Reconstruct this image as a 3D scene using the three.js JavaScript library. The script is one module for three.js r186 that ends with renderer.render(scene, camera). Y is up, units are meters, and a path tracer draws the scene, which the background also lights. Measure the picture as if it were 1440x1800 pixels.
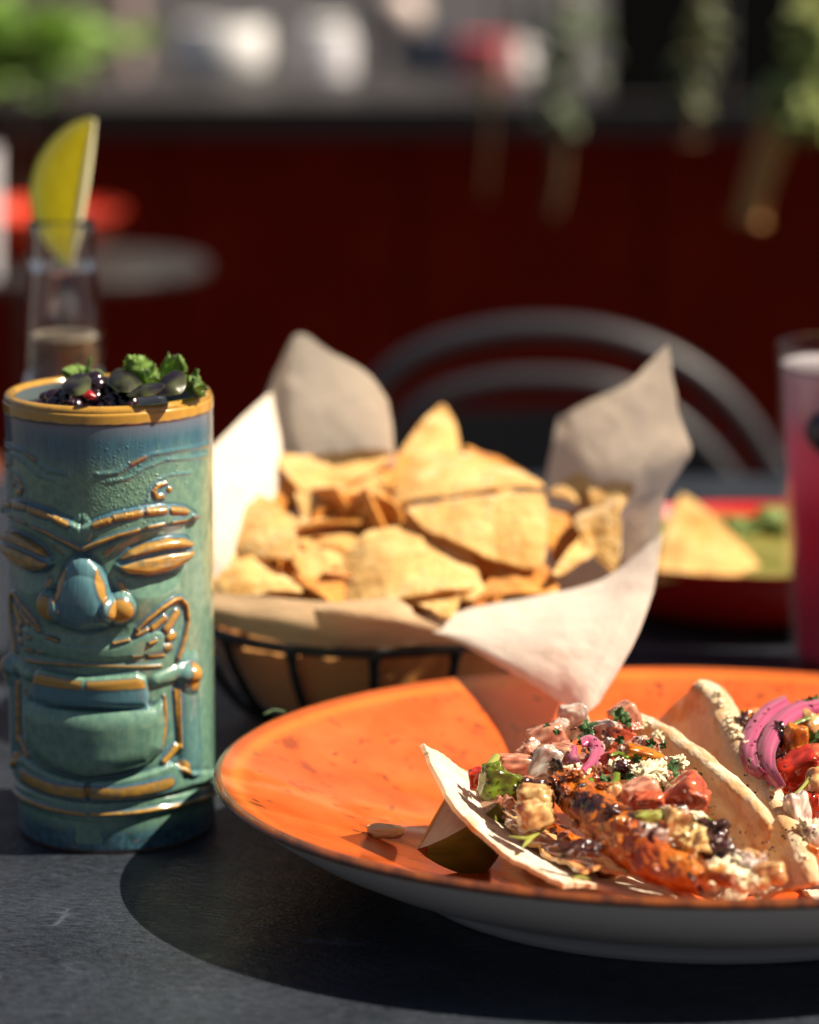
import * as THREE from 'three';
import { mergeGeometries } from 'three/addons/utils/BufferGeometryUtils.js';
import { ImprovedNoise } from 'three/addons/math/ImprovedNoise.js';
import { RoundedBoxGeometry } from 'three/addons/geometries/RoundedBoxGeometry.js';

// ---------------------------------------------------------------- camera, sky, sun, exposure
const TT = 0.75;                                   // height of the table top
const F = 5104, PITCH = THREE.MathUtils.degToRad(11.9);
const CAM = new THREE.Vector3(0, TT + 0.322, 0);
const scene = new THREE.Scene();
const camera = new THREE.PerspectiveCamera(20, 819 / 1024, 0.05, 200);
camera.position.copy(CAM);
camera.rotation.set(-PITCH, 0, 0);
camera.focus = 0.938;
camera.userData.fStop = 5.3;
const SUN_AZ = 7, SUN_EL = 50;                    // degrees: round from the right towards the viewer, and up
const sunDir = new THREE.Vector3(Math.cos(SUN_EL * Math.PI / 180) * Math.cos(SUN_AZ * Math.PI / 180), Math.sin(SUN_EL * Math.PI / 180), Math.cos(SUN_EL * Math.PI / 180) * Math.sin(SUN_AZ * Math.PI / 180));
const sun = new THREE.DirectionalLight(new THREE.Color().setRGB(1, 0.87, 0.70), 5);
sun.name = 'sun';
sun.position.copy(sunDir).multiplyScalar(6).add(new THREE.Vector3(0, TT, -1.2));
sun.target.position.set(0, TT, -1.2);
sun.castShadow = true; sun.shadow.mapSize.set(4096, 4096); sun.shadow.radius = 1;
Object.assign(sun.shadow.camera, { left: -3, right: 3, top: 3, bottom: -3, near: 0.5, far: 14 });
scene.add(sun, sun.target);
{
  const W = 512, H = 256, d = new Float32Array(W * H * 4);
  for (let j = 0; j < H; j++) {
    const up = ((j + 0.5) / H - 0.5) * Math.PI, y = Math.sin(up), k = Math.pow(Math.max(0, y), 0.45);
    for (let i = 0; i < W; i++) {
      const o = (j * W + i) * 4;
      d[o] = 0.115 * (1 - k) + 0.052 * k; d[o + 1] = 0.118 * (1 - k) + 0.070 * k; d[o + 2] = 0.125 * (1 - k) + 0.112 * k; d[o + 3] = 1;
      if (y < 0) { d[o] = 0.05; d[o + 1] = 0.05; d[o + 2] = 0.05; }
    }
  }
  const sky = new THREE.DataTexture(d, W, H, THREE.RGBAFormat, THREE.FloatType);
  sky.mapping = THREE.EquirectangularReflectionMapping; sky.magFilter = THREE.LinearFilter; sky.needsUpdate = true;
  scene.background = sky; scene.environment = sky;
}
const renderer = new THREE.WebGLRenderer({ antialias: true });
renderer.toneMapping = THREE.LinearToneMapping;
renderer.toneMappingExposure = 2.0;
renderer.shadowMap.enabled = true;

// ---------------------------------------------------------------- helpers
function rngOf(seed) { let a = seed >>> 0; return () => { a = (a + 0x6d2b79f5) | 0; let t = Math.imul(a ^ (a >>> 15), 1 | a); t = (t + Math.imul(t ^ (t >>> 7), 61 | t)) ^ t; return ((t ^ (t >>> 14)) >>> 0) / 4294967296; }; }
const rnd = rngOf(7);
const rr = (a, b) => a + (b - a) * rnd();
const PN = new ImprovedNoise();
const n3 = (x, y, z) => PN.noise(x + 31.7, y + 12.3, z + 7.9);
function fbm(x, y, z, o = 4) { let s = 0, a = 0.5, f = 1; for (let i = 0; i < o; i++) { s += a * n3(x * f, y * f, z * f); f *= 2.03; a *= 0.5; } return s; }
const clamp = (x, a = 0, b = 1) => Math.min(b, Math.max(a, x));
const ss = (a, b, x) => { const t = clamp((x - a) / (b - a)); return t * t * (3 - 2 * t); };
const lerp = (a, b, t) => a + (b - a) * t;
const mix3 = (a, b, t) => [lerp(a[0], b[0], t), lerp(a[1], b[1], t), lerp(a[2], b[2], t)];
const V = (x, y, z) => new THREE.Vector3(x, y, z);

// a line of sight of the photograph, met at a horizontal distance d or at a height y
const AX = { r: V(1, 0, 0), u: V(0, Math.cos(PITCH), -Math.sin(PITCH)), f: V(0, -Math.sin(PITCH), -Math.cos(PITCH)) };
const ray = (px, py) => AX.f.clone().addScaledVector(AX.r, (px - 720) / F).addScaledVector(AX.u, (900 - py) / F);
function at(px, py, d) { const r = ray(px, py); return CAM.clone().addScaledVector(r, d / -r.z); }
function atY(px, py, y) { const r = ray(px, py); return CAM.clone().addScaledVector(r, (CAM.y - y) / -r.y); }
const mm = (d) => d / 0.9785 / F;                  // metres per photo pixel at distance d

const names = {};
function numbered(n) { const k = names[n] = (names[n] ?? -1) + 1; return k ? n + '_' + String(k).padStart(3, '0') : n; }
function shadows(o) { o.traverse((c) => { if (c.isMesh) { c.castShadow = true; c.receiveShadow = true; } }); return o; }
function tag(o, label, category, group, kind) { o.userData.label = label; if (category) o.userData.category = category; if (group) o.userData.group = group; if (kind) o.userData.kind = kind; return o; }
function mesh(name, geo, mat, parent = scene) { const m = new THREE.Mesh(geo, mat); m.name = parent === scene ? numbered(name) : name; m.castShadow = m.receiveShadow = true; parent.add(m); return m; }
function thing(name, label, category, pos = [0, 0, 0], group) { const g = new THREE.Group(); g.name = numbered(name); g.position.set(...pos); scene.add(g); return tag(g, label, category, group); }
function struct(name, geo, mat) { const m = mesh(name, geo, mat); m.userData.kind = 'structure'; return m; }
function geoOf(pos, idx, uv, col, smooth = true) {
  const g = new THREE.BufferGeometry();
  g.setAttribute('position', new THREE.BufferAttribute(Float32Array.from(pos), 3));
  if (uv) g.setAttribute('uv', new THREE.BufferAttribute(Float32Array.from(uv), 2));
  if (col) g.setAttribute('color', new THREE.BufferAttribute(Float32Array.from(col), 3));
  g.setIndex(idx); if (smooth) g.computeVertexNormals();
  return g;
}
// geometry in world place -> geometry about its thing's base
const local = (g, o) => { g.translate(-o.position.x, -o.position.y, -o.position.z); return g; };

const enc = (x) => { x = clamp(x); return 255 * (x <= 0.0031308 ? 12.92 * x : 1.055 * Math.pow(x, 1 / 2.4) - 0.055); };
function tex(w, h, fn, srgb = true, wrap = THREE.RepeatWrapping) {  // fn(u, v) -> linear [r, g, b] or a number
  const d = new Uint8Array(w * h * 4);
  for (let j = 0; j < h; j++) for (let i = 0; i < w; i++) {
    const c = fn((i + 0.5) / w, (j + 0.5) / h, i, j), o = (j * w + i) * 4;
    if (typeof c === 'number') { d[o] = d[o + 1] = d[o + 2] = clamp(c) * 255; } else { for (let k = 0; k < 3; k++) d[o + k] = srgb ? enc(c[k]) : clamp(c[k]) * 255; }
    d[o + 3] = 255;
  }
  const t = new THREE.DataTexture(d, w, h); t.magFilter = THREE.LinearFilter; t.minFilter = THREE.LinearMipmapLinearFilter; t.wrapS = t.wrapT = wrap;
  if (srgb) t.colorSpace = THREE.SRGBColorSpace; t.needsUpdate = true; return t;
}
const rgb = (r, g, b) => new THREE.Color().setRGB(r, g, b);
const std = (name, c, o = {}) => { const m = new THREE.MeshPhysicalMaterial({ color: rgb(...c), roughness: 0.6, ...o }); m.name = name; return m; };

// smooth sheet through a grid of points (rows x columns), with thickness
function cr(p0, p1, p2, p3, t) { const t2 = t * t, t3 = t2 * t; return 0.5 * (2 * p1 + (-p0 + p2) * t + (2 * p0 - 5 * p1 + 4 * p2 - p3) * t2 + (-p0 + 3 * p1 - 3 * p2 + p3) * t3); }
function along(a, t) {                                     // Catmull-Rom through a list of vectors
  const n = a.length - 1, x = clamp(t) * n, i = Math.min(n - 1, Math.floor(x)), f = x - i;
  const g = (k) => k < 0 ? a[0].clone().multiplyScalar(2).sub(a[1]) : k > n ? a[n].clone().multiplyScalar(2).sub(a[n - 1]) : a[k];
  const p0 = g(i - 1), p1 = g(i), p2 = g(i + 1), p3 = g(i + 2);
  return V(cr(p0.x, p1.x, p2.x, p3.x, f), cr(p0.y, p1.y, p2.y, p3.y, f), cr(p0.z, p1.z, p2.z, p3.z, f));
}
function sheet(rows, nu, nv, th, o = {}) {
  const P = [], N = [];
  for (let j = 0; j <= nv; j++) for (let i = 0; i <= nu; i++) { const u = i / nu, v = j / nv; let p = along(rows.map((r) => along(r, u)), v); P.push(p); }
  const id = (i, j) => j * (nu + 1) + i;
  const nrm = () => { for (let j = 0; j <= nv; j++) for (let i = 0; i <= nu; i++) { const a = P[id(Math.min(nu, i + 1), j)].clone().sub(P[id(Math.max(0, i - 1), j)]), b = P[id(i, Math.min(nv, j + 1))].clone().sub(P[id(i, Math.max(0, j - 1))]); N[id(i, j)] = a.cross(b).normalize(); } };
  nrm();
  if (o.bump) { for (let j = 0; j <= nv; j++) for (let i = 0; i <= nu; i++) { const k = id(i, j), u = i / nu, v = j / nv; P[k].addScaledVector(N[k], o.bump(u, v, P[k])); } nrm(); }
  if (o.jag) for (let j = 0; j <= nv; j++) for (let i = 0; i <= nu; i++) if (!i || !j || i === nu || j === nv) { const k = id(i, j); P[k].addScaledVector(V(n3(P[k].x * 400, P[k].y * 400, 3), n3(P[k].x * 400, P[k].y * 400, 9), n3(P[k].z * 400, P[k].y * 400, 5)), o.jag); }
  const pos = [], uv = [], col = [], idx = [];
  const thick = (u, v) => typeof th === 'function' ? th(u, v) : th;
  for (const s of o.single ? [0] : [1, -1]) for (let j = 0; j <= nv; j++) for (let i = 0; i <= nu; i++) {
    const k = id(i, j), u = i / nu, v = j / nv, p = P[k].clone().addScaledVector(N[k], s * thick(u, v) / 2);
    pos.push(p.x, p.y, p.z); uv.push(u * (o.us ?? 1), v * (o.vs ?? 1)); if (o.color) col.push(...o.color(u, v, p, s));
  }
  if (o.single) { for (let j = 0; j < nv; j++) for (let i = 0; i < nu; i++) { const a = id(i, j), b = id(i + 1, j), c = id(i + 1, j + 1), d = id(i, j + 1); idx.push(a, b, c, a, c, d); } return geoOf(pos, idx, uv, o.color ? col : null); }
  const M = (nu + 1) * (nv + 1);
  for (let j = 0; j < nv; j++) for (let i = 0; i < nu; i++) { const a = id(i, j), b = id(i + 1, j), c = id(i + 1, j + 1), d = id(i, j + 1); idx.push(a, b, c, a, c, d, M + a, M + c, M + b, M + a, M + d, M + c); }
  const ring = []; for (let i = 0; i < nu; i++) ring.push(id(i, 0)); for (let j = 0; j < nv; j++) ring.push(id(nu, j)); for (let i = nu; i > 0; i--) ring.push(id(i, nv)); for (let j = nv; j > 0; j--) ring.push(id(0, j));
  const base = pos.length / 3;                                // rim strip with its own vertices, rounded outwards by a middle line
  ring.forEach((k) => { for (const m of [k, M + k]) { pos.push(pos[m * 3], pos[m * 3 + 1], pos[m * 3 + 2]); uv.push(uv[m * 2], uv[m * 2 + 1]); if (o.color) { const q = o.edge ?? null; if (q) col.push(...q(P[k])); else col.push(col[m * 3], col[m * 3 + 1], col[m * 3 + 2]); } } });
  for (let i = 0; i < ring.length; i++) { const a = base + 2 * i, b = base + 2 * ((i + 1) % ring.length); idx.push(a, a + 1, b, b, a + 1, b + 1); }
  return geoOf(pos, idx, uv, o.color ? col : null);
}
// tube along points with a radius function and optional surface noise
function tube(pts, nl, nr, rad, o = {}) {
  const pos = [], uv = [], col = [], idx = []; let side = null;
  for (let j = 0; j <= nl; j++) {
    const t = j / nl, p = along(pts, t), d = along(pts, Math.min(1, t + 0.01)).sub(along(pts, Math.max(0, t - 0.01))).normalize();
    if (!side) { side = Math.abs(d.y) < 0.9 ? V(0, 1, 0) : V(1, 0, 0); } side = side.clone().sub(d.clone().multiplyScalar(side.dot(d))).normalize();
    const up = d.clone().cross(side);
    for (let i = 0; i <= nr; i++) {
      const a = i / nr * Math.PI * 2, q = side.clone().multiplyScalar(Math.cos(a) * (o.flat ?? 1)).addScaledVector(up, Math.sin(a)); let r = typeof rad === 'function' ? rad(t, a) : rad;
      const w = p.clone().addScaledVector(q, r); if (o.noise) w.addScaledVector(q, o.noise(w, t, a));
      pos.push(w.x, w.y, w.z); uv.push(i / nr, t * (o.vs ?? 1)); if (o.color) col.push(...o.color(w, t, a));
    }
  }
  for (let j = 0; j < nl; j++) for (let i = 0; i < nr; i++) { const a = j * (nr + 1) + i, b = a + 1, c = a + nr + 2, d = a + nr + 1; idx.push(a, b, c, a, c, d); }
  if (!o.open) for (const e of [0, nl]) { const c = pos.length / 3, p = along(pts, e / nl); pos.push(p.x, p.y, p.z); uv.push(0.5, 0); if (o.color) col.push(...o.color(p, e / nl, 0)); for (let i = 0; i < nr; i++) { const a = e * (nr + 1) + i; e ? idx.push(c, a, a + 1) : idx.push(c, a + 1, a); } }
  return geoOf(pos, idx, uv, o.color ? col : null);
}
// weld the seam normals of a closed revolution (first and last column equal)
function lathe(prof, seg = 64, o = {}) { return new THREE.LatheGeometry(prof.map(([r, y]) => new THREE.Vector2(r, y)), seg); }
// rounded, uneven lump
function lump(sx, sy, sz, o = {}) {
  const n = o.n ?? 8, g = new THREE.BoxGeometry(2, 2, 2, n, n, n), p = g.attributes.position, e = o.e ?? 3.2, sd = o.seed ?? 1, col = [];
  for (let i = 0; i < p.count; i++) {
    const v = V(p.getX(i), p.getY(i), p.getZ(i)), q = Math.pow(Math.abs(v.x) ** e + Math.abs(v.y) ** e + Math.abs(v.z) ** e, 1 / e); v.multiplyScalar(1 / q);
    const k = 1 + (o.amp ?? 0.2) * fbm(v.x * (o.f ?? 1.3) + sd * 7, v.y * (o.f ?? 1.3) + sd * 3, v.z * (o.f ?? 1.3), o.oct ?? 3) * 2;
    p.setXYZ(i, v.x * k * sx, v.y * k * sy, v.z * k * sz); if (o.color) col.push(...o.color(v.x, v.y, v.z));
  }
  if (o.color) g.setAttribute('color', new THREE.BufferAttribute(Float32Array.from(col), 3));
  g.deleteAttribute('normal'); g.deleteAttribute('uv');
  const m = weld(g); m.computeVertexNormals(); return m;
}
function weld(g) {
  const p = g.attributes.position, c = g.attributes.color, map = new Map(), pos = [], col = [], to = [];
  for (let i = 0; i < p.count; i++) { const k = [p.getX(i), p.getY(i), p.getZ(i)].map((x) => Math.round(x * 2e5)).join(); if (!map.has(k)) { map.set(k, pos.length / 3); pos.push(p.getX(i), p.getY(i), p.getZ(i)); if (c) col.push(c.getX(i), c.getY(i), c.getZ(i)); } to[i] = map.get(k); }
  return geoOf(pos, Array.from(g.index.array, (i) => to[i]), null, c ? col : null, false);
}

// ---------------------------------------------------------------- the setting
const TILE = 0.36;                                         // metres of table that one tile of the texture covers
const slateAt = (u, v) => {                               // colour and height of the table's dark stone-look top
  const x = u * TILE, y = v * TILE, c = Math.cos(0.22), s = Math.sin(0.22), a = (x * c + y * s), b = (-x * s + y * c);
  const cloud = fbm(x * 16, y * 22, 1, 3), grain = fbm(a * 210, b * 620, 2, 3), fine = n3(a * 900, b * 1500, 5);
  const near = fbm(x * 30, y * 44, 11, 2), vein = Math.pow(clamp(1 - Math.abs(fbm(a * 22 + 3, b * 75, 6, 3)) * 26), 2) * clamp(near * 4 - 0.2);
  const scratch = Math.pow(clamp(1 - Math.abs(n3(a * 26, b * 140, 17)) * 22), 2) * clamp(n3(a * 45, b * 60, 21) * 3 - 0.7), fleck = clamp((n3(a * 330, b * 800, 9) - 0.44) * 6) * clamp(0.35 + near * 2);
  return [0.030 + 0.020 * cloud + 0.036 * grain + 0.014 * fine + 0.045 * vein + 0.06 * scratch + 0.05 * fleck, 0.5 + 0.20 * cloud + 0.55 * grain + 0.15 * fine];
};
const slateN = 1400, slateC = new Float32Array(slateN * slateN), slateB = new Float32Array(slateN * slateN);
for (let j = 0; j < slateN; j++) for (let i = 0; i < slateN; i++) { const r = slateAt((i + 0.5) / slateN, (j + 0.5) / slateN); slateC[j * slateN + i] = r[0]; slateB[j * slateN + i] = r[1]; }
const slateMap = tex(slateN, slateN, (u, v, i, j) => { const k = Math.max(0.006, slateC[j * slateN + i]); return [k * 0.76, k * 0.93, k * 1.24]; }, true, THREE.MirroredRepeatWrapping);
const slateBump = tex(slateN, slateN, (u, v, i, j) => slateB[j * slateN + i], false, THREE.MirroredRepeatWrapping);
const slateRough = tex(512, 512, (u, v) => 0.38 + 0.22 * fbm(u * 30, v * 30, 3, 4), false, THREE.MirroredRepeatWrapping);
const M = {};
M.slate = std('slate laminate', [1, 1, 1], { map: slateMap, bumpMap: slateBump, bumpScale: 0.0008, roughnessMap: slateRough, roughness: 1, specularIntensity: 0.7 });
M.black = std('black powder coat', [0.012, 0.012, 0.013], { roughness: 0.42 });
M.chairMetal = std('chair metal', [0.024, 0.023, 0.029], { roughness: 0.45, metalness: 0.0 });

const floorMap = tex(512, 512, (u, v) => { const k = 0.06 + 0.03 * fbm(u * 8, v * 8, 2, 5) + 0.02 * fbm(u * 90, v * 90, 3, 2); return [k * 1.05, k, k * 0.95]; });
floorMap.repeat.set(20, 20);
struct('ground', new THREE.PlaneGeometry(60, 60).rotateX(-Math.PI / 2).translate(0, 0, -10), std('patio concrete', [1, 1, 1], { map: floorMap, roughness: 0.9 }));

// table: slab, pedestal, foot
{
  const t = thing('dining_table', 'dark slate grey table under the mug, basket and orange plate', 'table', [0.05, 0, -1.06]);
  const w = 1.3, dep = 1.14, g = new RoundedBoxGeometry(w, 0.03, dep, 3, 0.004).translate(0, TT - 0.015, 0);
  const p = g.attributes.position, uv = g.attributes.uv; for (let i = 0; i < p.count; i++) uv.setXY(i, (p.getX(i) + 0.05 + 0.2) / TILE, (p.getZ(i) - 1.06 + 1.1) / TILE);
  mesh('tabletop', g, M.slate, t);
  mesh('pedestal', new THREE.CylinderGeometry(0.04, 0.04, TT - 0.06, 24).translate(0, (TT - 0.06) / 2 + 0.025, 0), M.black, t);
  mesh('foot', lathe([[0, 0], [0.27, 0], [0.275, 0.008], [0.25, 0.02], [0.06, 0.04], [0, 0.04]], 48), M.black, t);
}

// low red wall with a dark counter slab on top, running behind everything
const WZ = -3.6;
{
  const woodMap = tex(512, 512, (u, v) => { const k = 1 + 0.25 * fbm(u * 3, v * 40, 1, 3) + 0.25 * fbm(u * 5, v * 5, 4, 3); return [0.150 * k, 0.0085 * k, 0.0020 * k]; });
  const wallM = std('maroon painted boards', [1, 1, 1], { map: woodMap, roughness: 0.8, specularIntensity: 0.1 });
  const t = thing('bar_wall', 'long dark red boarded bar wall behind the tables', 'wall', [0, 0, WZ]);
  const topY = TT + 0.082, th = 0.042, n = 22, bw = 0.30, geos = [];
  for (let i = 0; i < 3; i++) { const g = new RoundedBoxGeometry(bw - 0.004, topY - th, 0.03, 2, 0.003); geos.push(g); }
  for (let i = 0; i < n; i++) { const m = mesh('board', geos[i % 3], wallM, t); m.position.set((i - n / 2 + 0.5) * bw, (topY - th) / 2, -0.05 - (i % 3) * 0.001); }
  mesh('wall_core', new THREE.BoxGeometry(n * bw, topY - th - 0.01, 0.5).translate(0, (topY - th - 0.01) / 2, -0.33), std('core', [0.03, 0.006, 0.004]), t);
  const cm = tex(512, 256, (u, v) => { const k = 0.034 + 0.02 * fbm(u * 30, v * 8, 1, 4); return [k * 1.05, k * 0.97, k * 0.97]; });
  mesh('counter_top', new RoundedBoxGeometry(n * bw, 0.004, 0.52, 2, 0.0015).translate(0, topY - 0.002, -0.22), std('counter laminate', [1, 1, 1], { map: cm, roughness: 0.5 }), t);
  mesh('counter_edge', new RoundedBoxGeometry(n * bw, th - 0.004, 0.51, 2, 0.004).translate(0, topY - 0.004 - (th - 0.004) / 2, -0.22), M.black, t);
}
const CT = TT + 0.082;                                     // counter height

// walls of the building far behind
{
  const bm = tex(256, 256, (u, v) => { const k = 1 + 0.3 * fbm(u * 6, v * 6, 2, 4); return [0.26 * k, 0.20 * k, 0.195 * k]; });
  const t = thing('brown_wall', 'mauve brown stucco wall behind the counter at upper left', 'wall', [-1.1, 0, -6.2]);
  mesh('stucco', new RoundedBoxGeometry(1.75, 2.6, 0.2, 2, 0.01).translate(-0.35, 1.3, 0), std('stucco', [1, 1, 1], { map: bm, roughness: 0.95 }), t);
  const b = thing('dark_screen', 'black boarded screen standing on the counter behind the hanging plants at upper right', 'screen', [0.24, CT, -3.60]);
  const slat = new RoundedBoxGeometry(0.146, 0.44, 0.02, 2, 0.003).translate(0.075, 0.22, 0);
  for (let i = 0; i < 8; i++) { const m = mesh('slat', slat, std('black boards', [0.005, 0.005, 0.005], { roughness: 0.95, specularIntensity: 0.2 }), b); m.position.x = i * 0.15; }
  mesh('rail', new THREE.BoxGeometry(1.2, 0.03, 0.02).translate(0.6, 0.36, -0.022), M.black, b);
  const g = thing('grey_wall', 'pale grey rendered wall beyond the counter between the dark screen and brown wall', 'wall', [0.1, 0, -6.6]);
  mesh('render_coat', new RoundedBoxGeometry(2.4, 2.6, 0.2, 2, 0.01).translate(0, 1.3, 0), std('render', [0.34, 0.33, 0.34], { roughness: 0.95 }), g);
}

// ---------------------------------------------------------------- tiki mug
{
  const d0 = 0.99, MH = 155, R0 = 36.2;                     // millimetres inside the relief
  const c0 = at(190, 690, d0), ang = Math.atan2(-c0.x, d0);
  const mug = thing('tiki_mug', 'tall turquoise glazed ceramic mug carved with a frowning face', 'mug', [c0.x, TT, -d0]);
  mug.rotation.y = ang;
  // photo pixel -> (arc length, height) on the mug, mm
  const sv = (px, py) => {
    const k = (py - 690) / 760, cx = 190 + k * 11, hw = 181 - k * 8, q = clamp((px - cx) / hw, -0.985, 0.985), th = Math.asin(q), c = Math.cos(th);
    const top = 688 + 30 * c, bot = 1447 + 53 * c; return [th * R0, (bot - py) / (bot - top) * MH];
  };
  const S0 = sv(147, 1040)[0];
  const NU = 1500, NV = 1000, S = Math.PI * R0;              // whole circumference -S..S
  const H = new Float32Array(NU * NV), A = new Float32Array(NU * NV), B = new Float32Array(NU * NV), SA = new Float32Array(NU * NV), L = new Uint8Array(NU * NV);
  const du = 2 * S / NU, dv = MH / NV;
  const parts = ['body', 'brow', 'eye', 'nose', 'moustache', 'upper_lip', 'belly', 'arm', 'band', 'spiral'];
  function paint(box, f) {                                    // f(s, v) -> [height, amber, blue, share]
    const i0 = Math.max(0, Math.floor((box[0] + S) / du)), i1 = Math.min(NU - 1, Math.ceil((box[1] + S) / du)), j0 = Math.max(0, Math.floor(box[2] / dv)), j1 = Math.min(NV - 1, Math.ceil(box[3] / dv));
    for (let j = j0; j <= j1; j++) for (let i = i0; i <= i1; i++) { const r = f(-S + (i + 0.5) * du, (j + 0.5) * dv); if (!r) continue; const k = j * NU + i; H[k] += r[0]; if (r[1] > A[k]) A[k] = r[1]; if (r[2] > B[k]) B[k] = r[2]; if (r[3] > 0) L[k] = r[3]; if (r[4] > SA[k]) SA[k] = r[4]; }
  }
  const flip = (q) => q.map(([s, v]) => [2 * S0 - s, v]);
  const both = (pts, one, f) => { const q = pts.map((p) => sv(p[0], p[1])); f(q); if (!one) f(flip(q)); };
  const bound = (q, m) => [Math.min(...q.map((p) => p[0])) - m, Math.max(...q.map((p) => p[0])) + m, Math.min(...q.map((p) => p[1])) - m, Math.max(...q.map((p) => p[1])) + m];
  function stroke(pts, w, h, o = {}) {                        // w: half width in mm (number or [start, end])
    both(pts, o.one, (q) => {
      const [w0, w1] = Array.isArray(w) ? w : [w, w], len = [0]; for (let i = 1; i < q.length; i++) len.push(len[i - 1] + Math.hypot(q[i][0] - q[i - 1][0], q[i][1] - q[i - 1][1]));
      paint(bound(q, Math.max(w0, w1) * 1.6), (s, v) => {
        let best = 9, bt = 0;
        for (let i = 1; i < q.length; i++) { const [x0, y0] = q[i - 1], [x1, y1] = q[i], dx = x1 - x0, dy = y1 - y0, t = clamp(((s - x0) * dx + (v - y0) * dy) / (dx * dx + dy * dy + 1e-9)), tt = (len[i - 1] + t * (len[i] - len[i - 1])) / len[len.length - 1], ww = lerp(w0, w1, tt), e = Math.hypot(s - x0 - t * dx, v - y0 - t * dy) / ww; if (e < best) { best = e; bt = tt; } }
        if (best > 1.5) return null;
        const p = best < 1 ? Math.pow(1 - best * best, 0.7) : 0;
        return [h * p, (o.amber ?? 0) * ss(1.0, 0.62, best), (o.blue ?? 0) * ss(1.5, 0.9, best), best < 1.05 ? o.part ?? 0 : 0];
      });
    });
  }
  function poly(pts, h, edge, o = {}) {                       // raised area with rounded edges; edge: width of the slope in mm
    const mid = pts.some((p) => p[0] === 147); both(pts, o.one, (q) => {
      if (mid) q = q.map(([s, v], i) => [pts[i][0] === 147 ? S0 : s, v]);
      paint(bound(q, 1.5), (s, v) => {
        const c2 = mid && (q[0][0] > S0 - 0.5 && q.some((e) => e[0] > S0 + 1) ? s < S0 : s > S0); if (c2) return null; let inside = false, dist = 99;
        for (let i = 0, j = q.length - 1; i < q.length; j = i++) {
          const [x0, y0] = q[j], [x1, y1] = q[i]; if ((y1 > v) !== (y0 > v) && s < (x0 - x1) * (v - y1) / (y0 - y1) + x1) inside = !inside;
          if (mid && Math.abs(x0 - S0) < 0.6 && Math.abs(x1 - S0) < 0.6) continue; const dx = x1 - x0, dy = y1 - y0, t = clamp(((s - x0) * dx + (v - y0) * dy) / (dx * dx + dy * dy + 1e-9)); dist = Math.min(dist, Math.hypot(s - x0 - t * dx, v - y0 - t * dy));
        }
        const e = inside ? dist : -dist; if (e < -1.2) return null;
        const k = clamp(e / edge), p = e > 0 ? Math.sqrt(1 - (1 - k) * (1 - k)) : 0;
        return [h * p, (o.amber ?? 0) * ss(0, 0.5, e), (o.blue ?? 0) * ss(-1.2, 0.3, e), e > -0.1 ? o.part ?? 0 : 0, (o.soft ?? 0) * ss(0, 1.6, e)];
      });
    });
  }
  function blob(px, py, rx, ry, h, o = {}) {                  // radii in mm
    both([[px, py]], o.one, ([[cs, cv]]) => {
      const a = o.rot ?? 0, c = Math.cos(a), n = Math.sin(a) * (cs < S0 && !o.one ? -1 : 1), m = Math.max(rx, ry) * 1.2;
      paint([cs - m, cs + m, cv - m, cv + m], (s, v) => { const x = (s - cs) * c + (v - cv) * n, y = -(s - cs) * n + (v - cv) * c, e = Math.hypot(x / rx, y / ry); if (e > 1.15) return null; const p = e < 1 ? Math.pow(1 - e * e, o.pow ?? 1) : 0; return [h * p, (o.amber ?? 0) * ss(1, 0.75, e), (o.blue ?? 0) * ss(1.15, 0.8, e), e < (o.reach ?? 1.0) ? o.part ?? 0 : 0, (o.soft ?? 0) * ss(1, 0.45, e)]; });
    });
  }
  // broad masses
  blob(258, 985, 15, 11, -1.5, { pow: 1 });                   // eye sockets
  blob(258, 1040, 13, 10, 1.2, { pow: 1.2 });                 // cheeks
  poly([[147, 962], [165, 950], [205, 934], [247, 922], [290, 914], [345, 903], [322, 886], [285, 880], [243, 882], [196, 891], [160, 906], [147, 912]], 1.9, 1.3, { part: 1 });
  // brow segments, upper and lower rows
  for (const [a, b] of [[[168, 911], [189, 903]], [[200, 899], [239, 891.5]], [[252, 889], [279, 888]], [[292.5, 888], [315, 890]]]) stroke([a, b], 1.45, 0.9, { amber: 1, blue: 0.5, part: 1 });
  stroke([[150, 951], [175, 941], [205, 930], [236, 922]], 1.05, 0.8, { amber: 0.95, part: 1 });
  stroke([[253, 917], [278, 913]], 0.9, 0.7, { amber: 0.9, part: 1 }); stroke([[293, 911], [315, 908]], 0.9, 0.7, { amber: 0.85, part: 1 });
  poly([[322, 912], [325, 896], [342, 901]], 0.9, 0.6, { amber: 0.7, blue: 0.7, part: 1 });
  poly([[146, 890], [162, 905], [164, 925], [158, 940], [147, 945]], 0.6, 1.5, { blue: 0.1, part: 1 });
  // forehead spiral and waves
  stroke([[287, 842], [272, 846], [265, 856], [271, 866], [280, 866]], [0.7, 1.3], 0.8, { amber: 0.95, blue: 0.9, part: 9 });
  blob(292, 853, 1.3, 1.2, 0.8, { amber: 0.9, blue: 0.9, part: 9 });
  stroke([[255, 872], [258, 852], [272, 836], [295, 828], [330, 826]], 0.6, 0.28, { blue: 0.6 });
  stroke([[170, 825], [205, 822], [232, 806], [262, 792], [310, 785], [362, 776]], 0.9, 0.35, { blue: 0.35 });
  stroke([[190, 838], [225, 832], [250, 815], [285, 802], [360, 796]], 0.8, 0.3, { blue: 0.25 });
  stroke([[228, 807], [250, 797]], 0.9, 0.3, { amber: 0.6 });
  // eyes: bulge and two amber lids with a slit between
  poly([[197, 983], [225, 956], [262, 941], [300, 935], [328, 942], [330, 958], [318, 980], [290, 998], [250, 1004], [215, 999]], 2.6, 3.0, { part: 2 });
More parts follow.
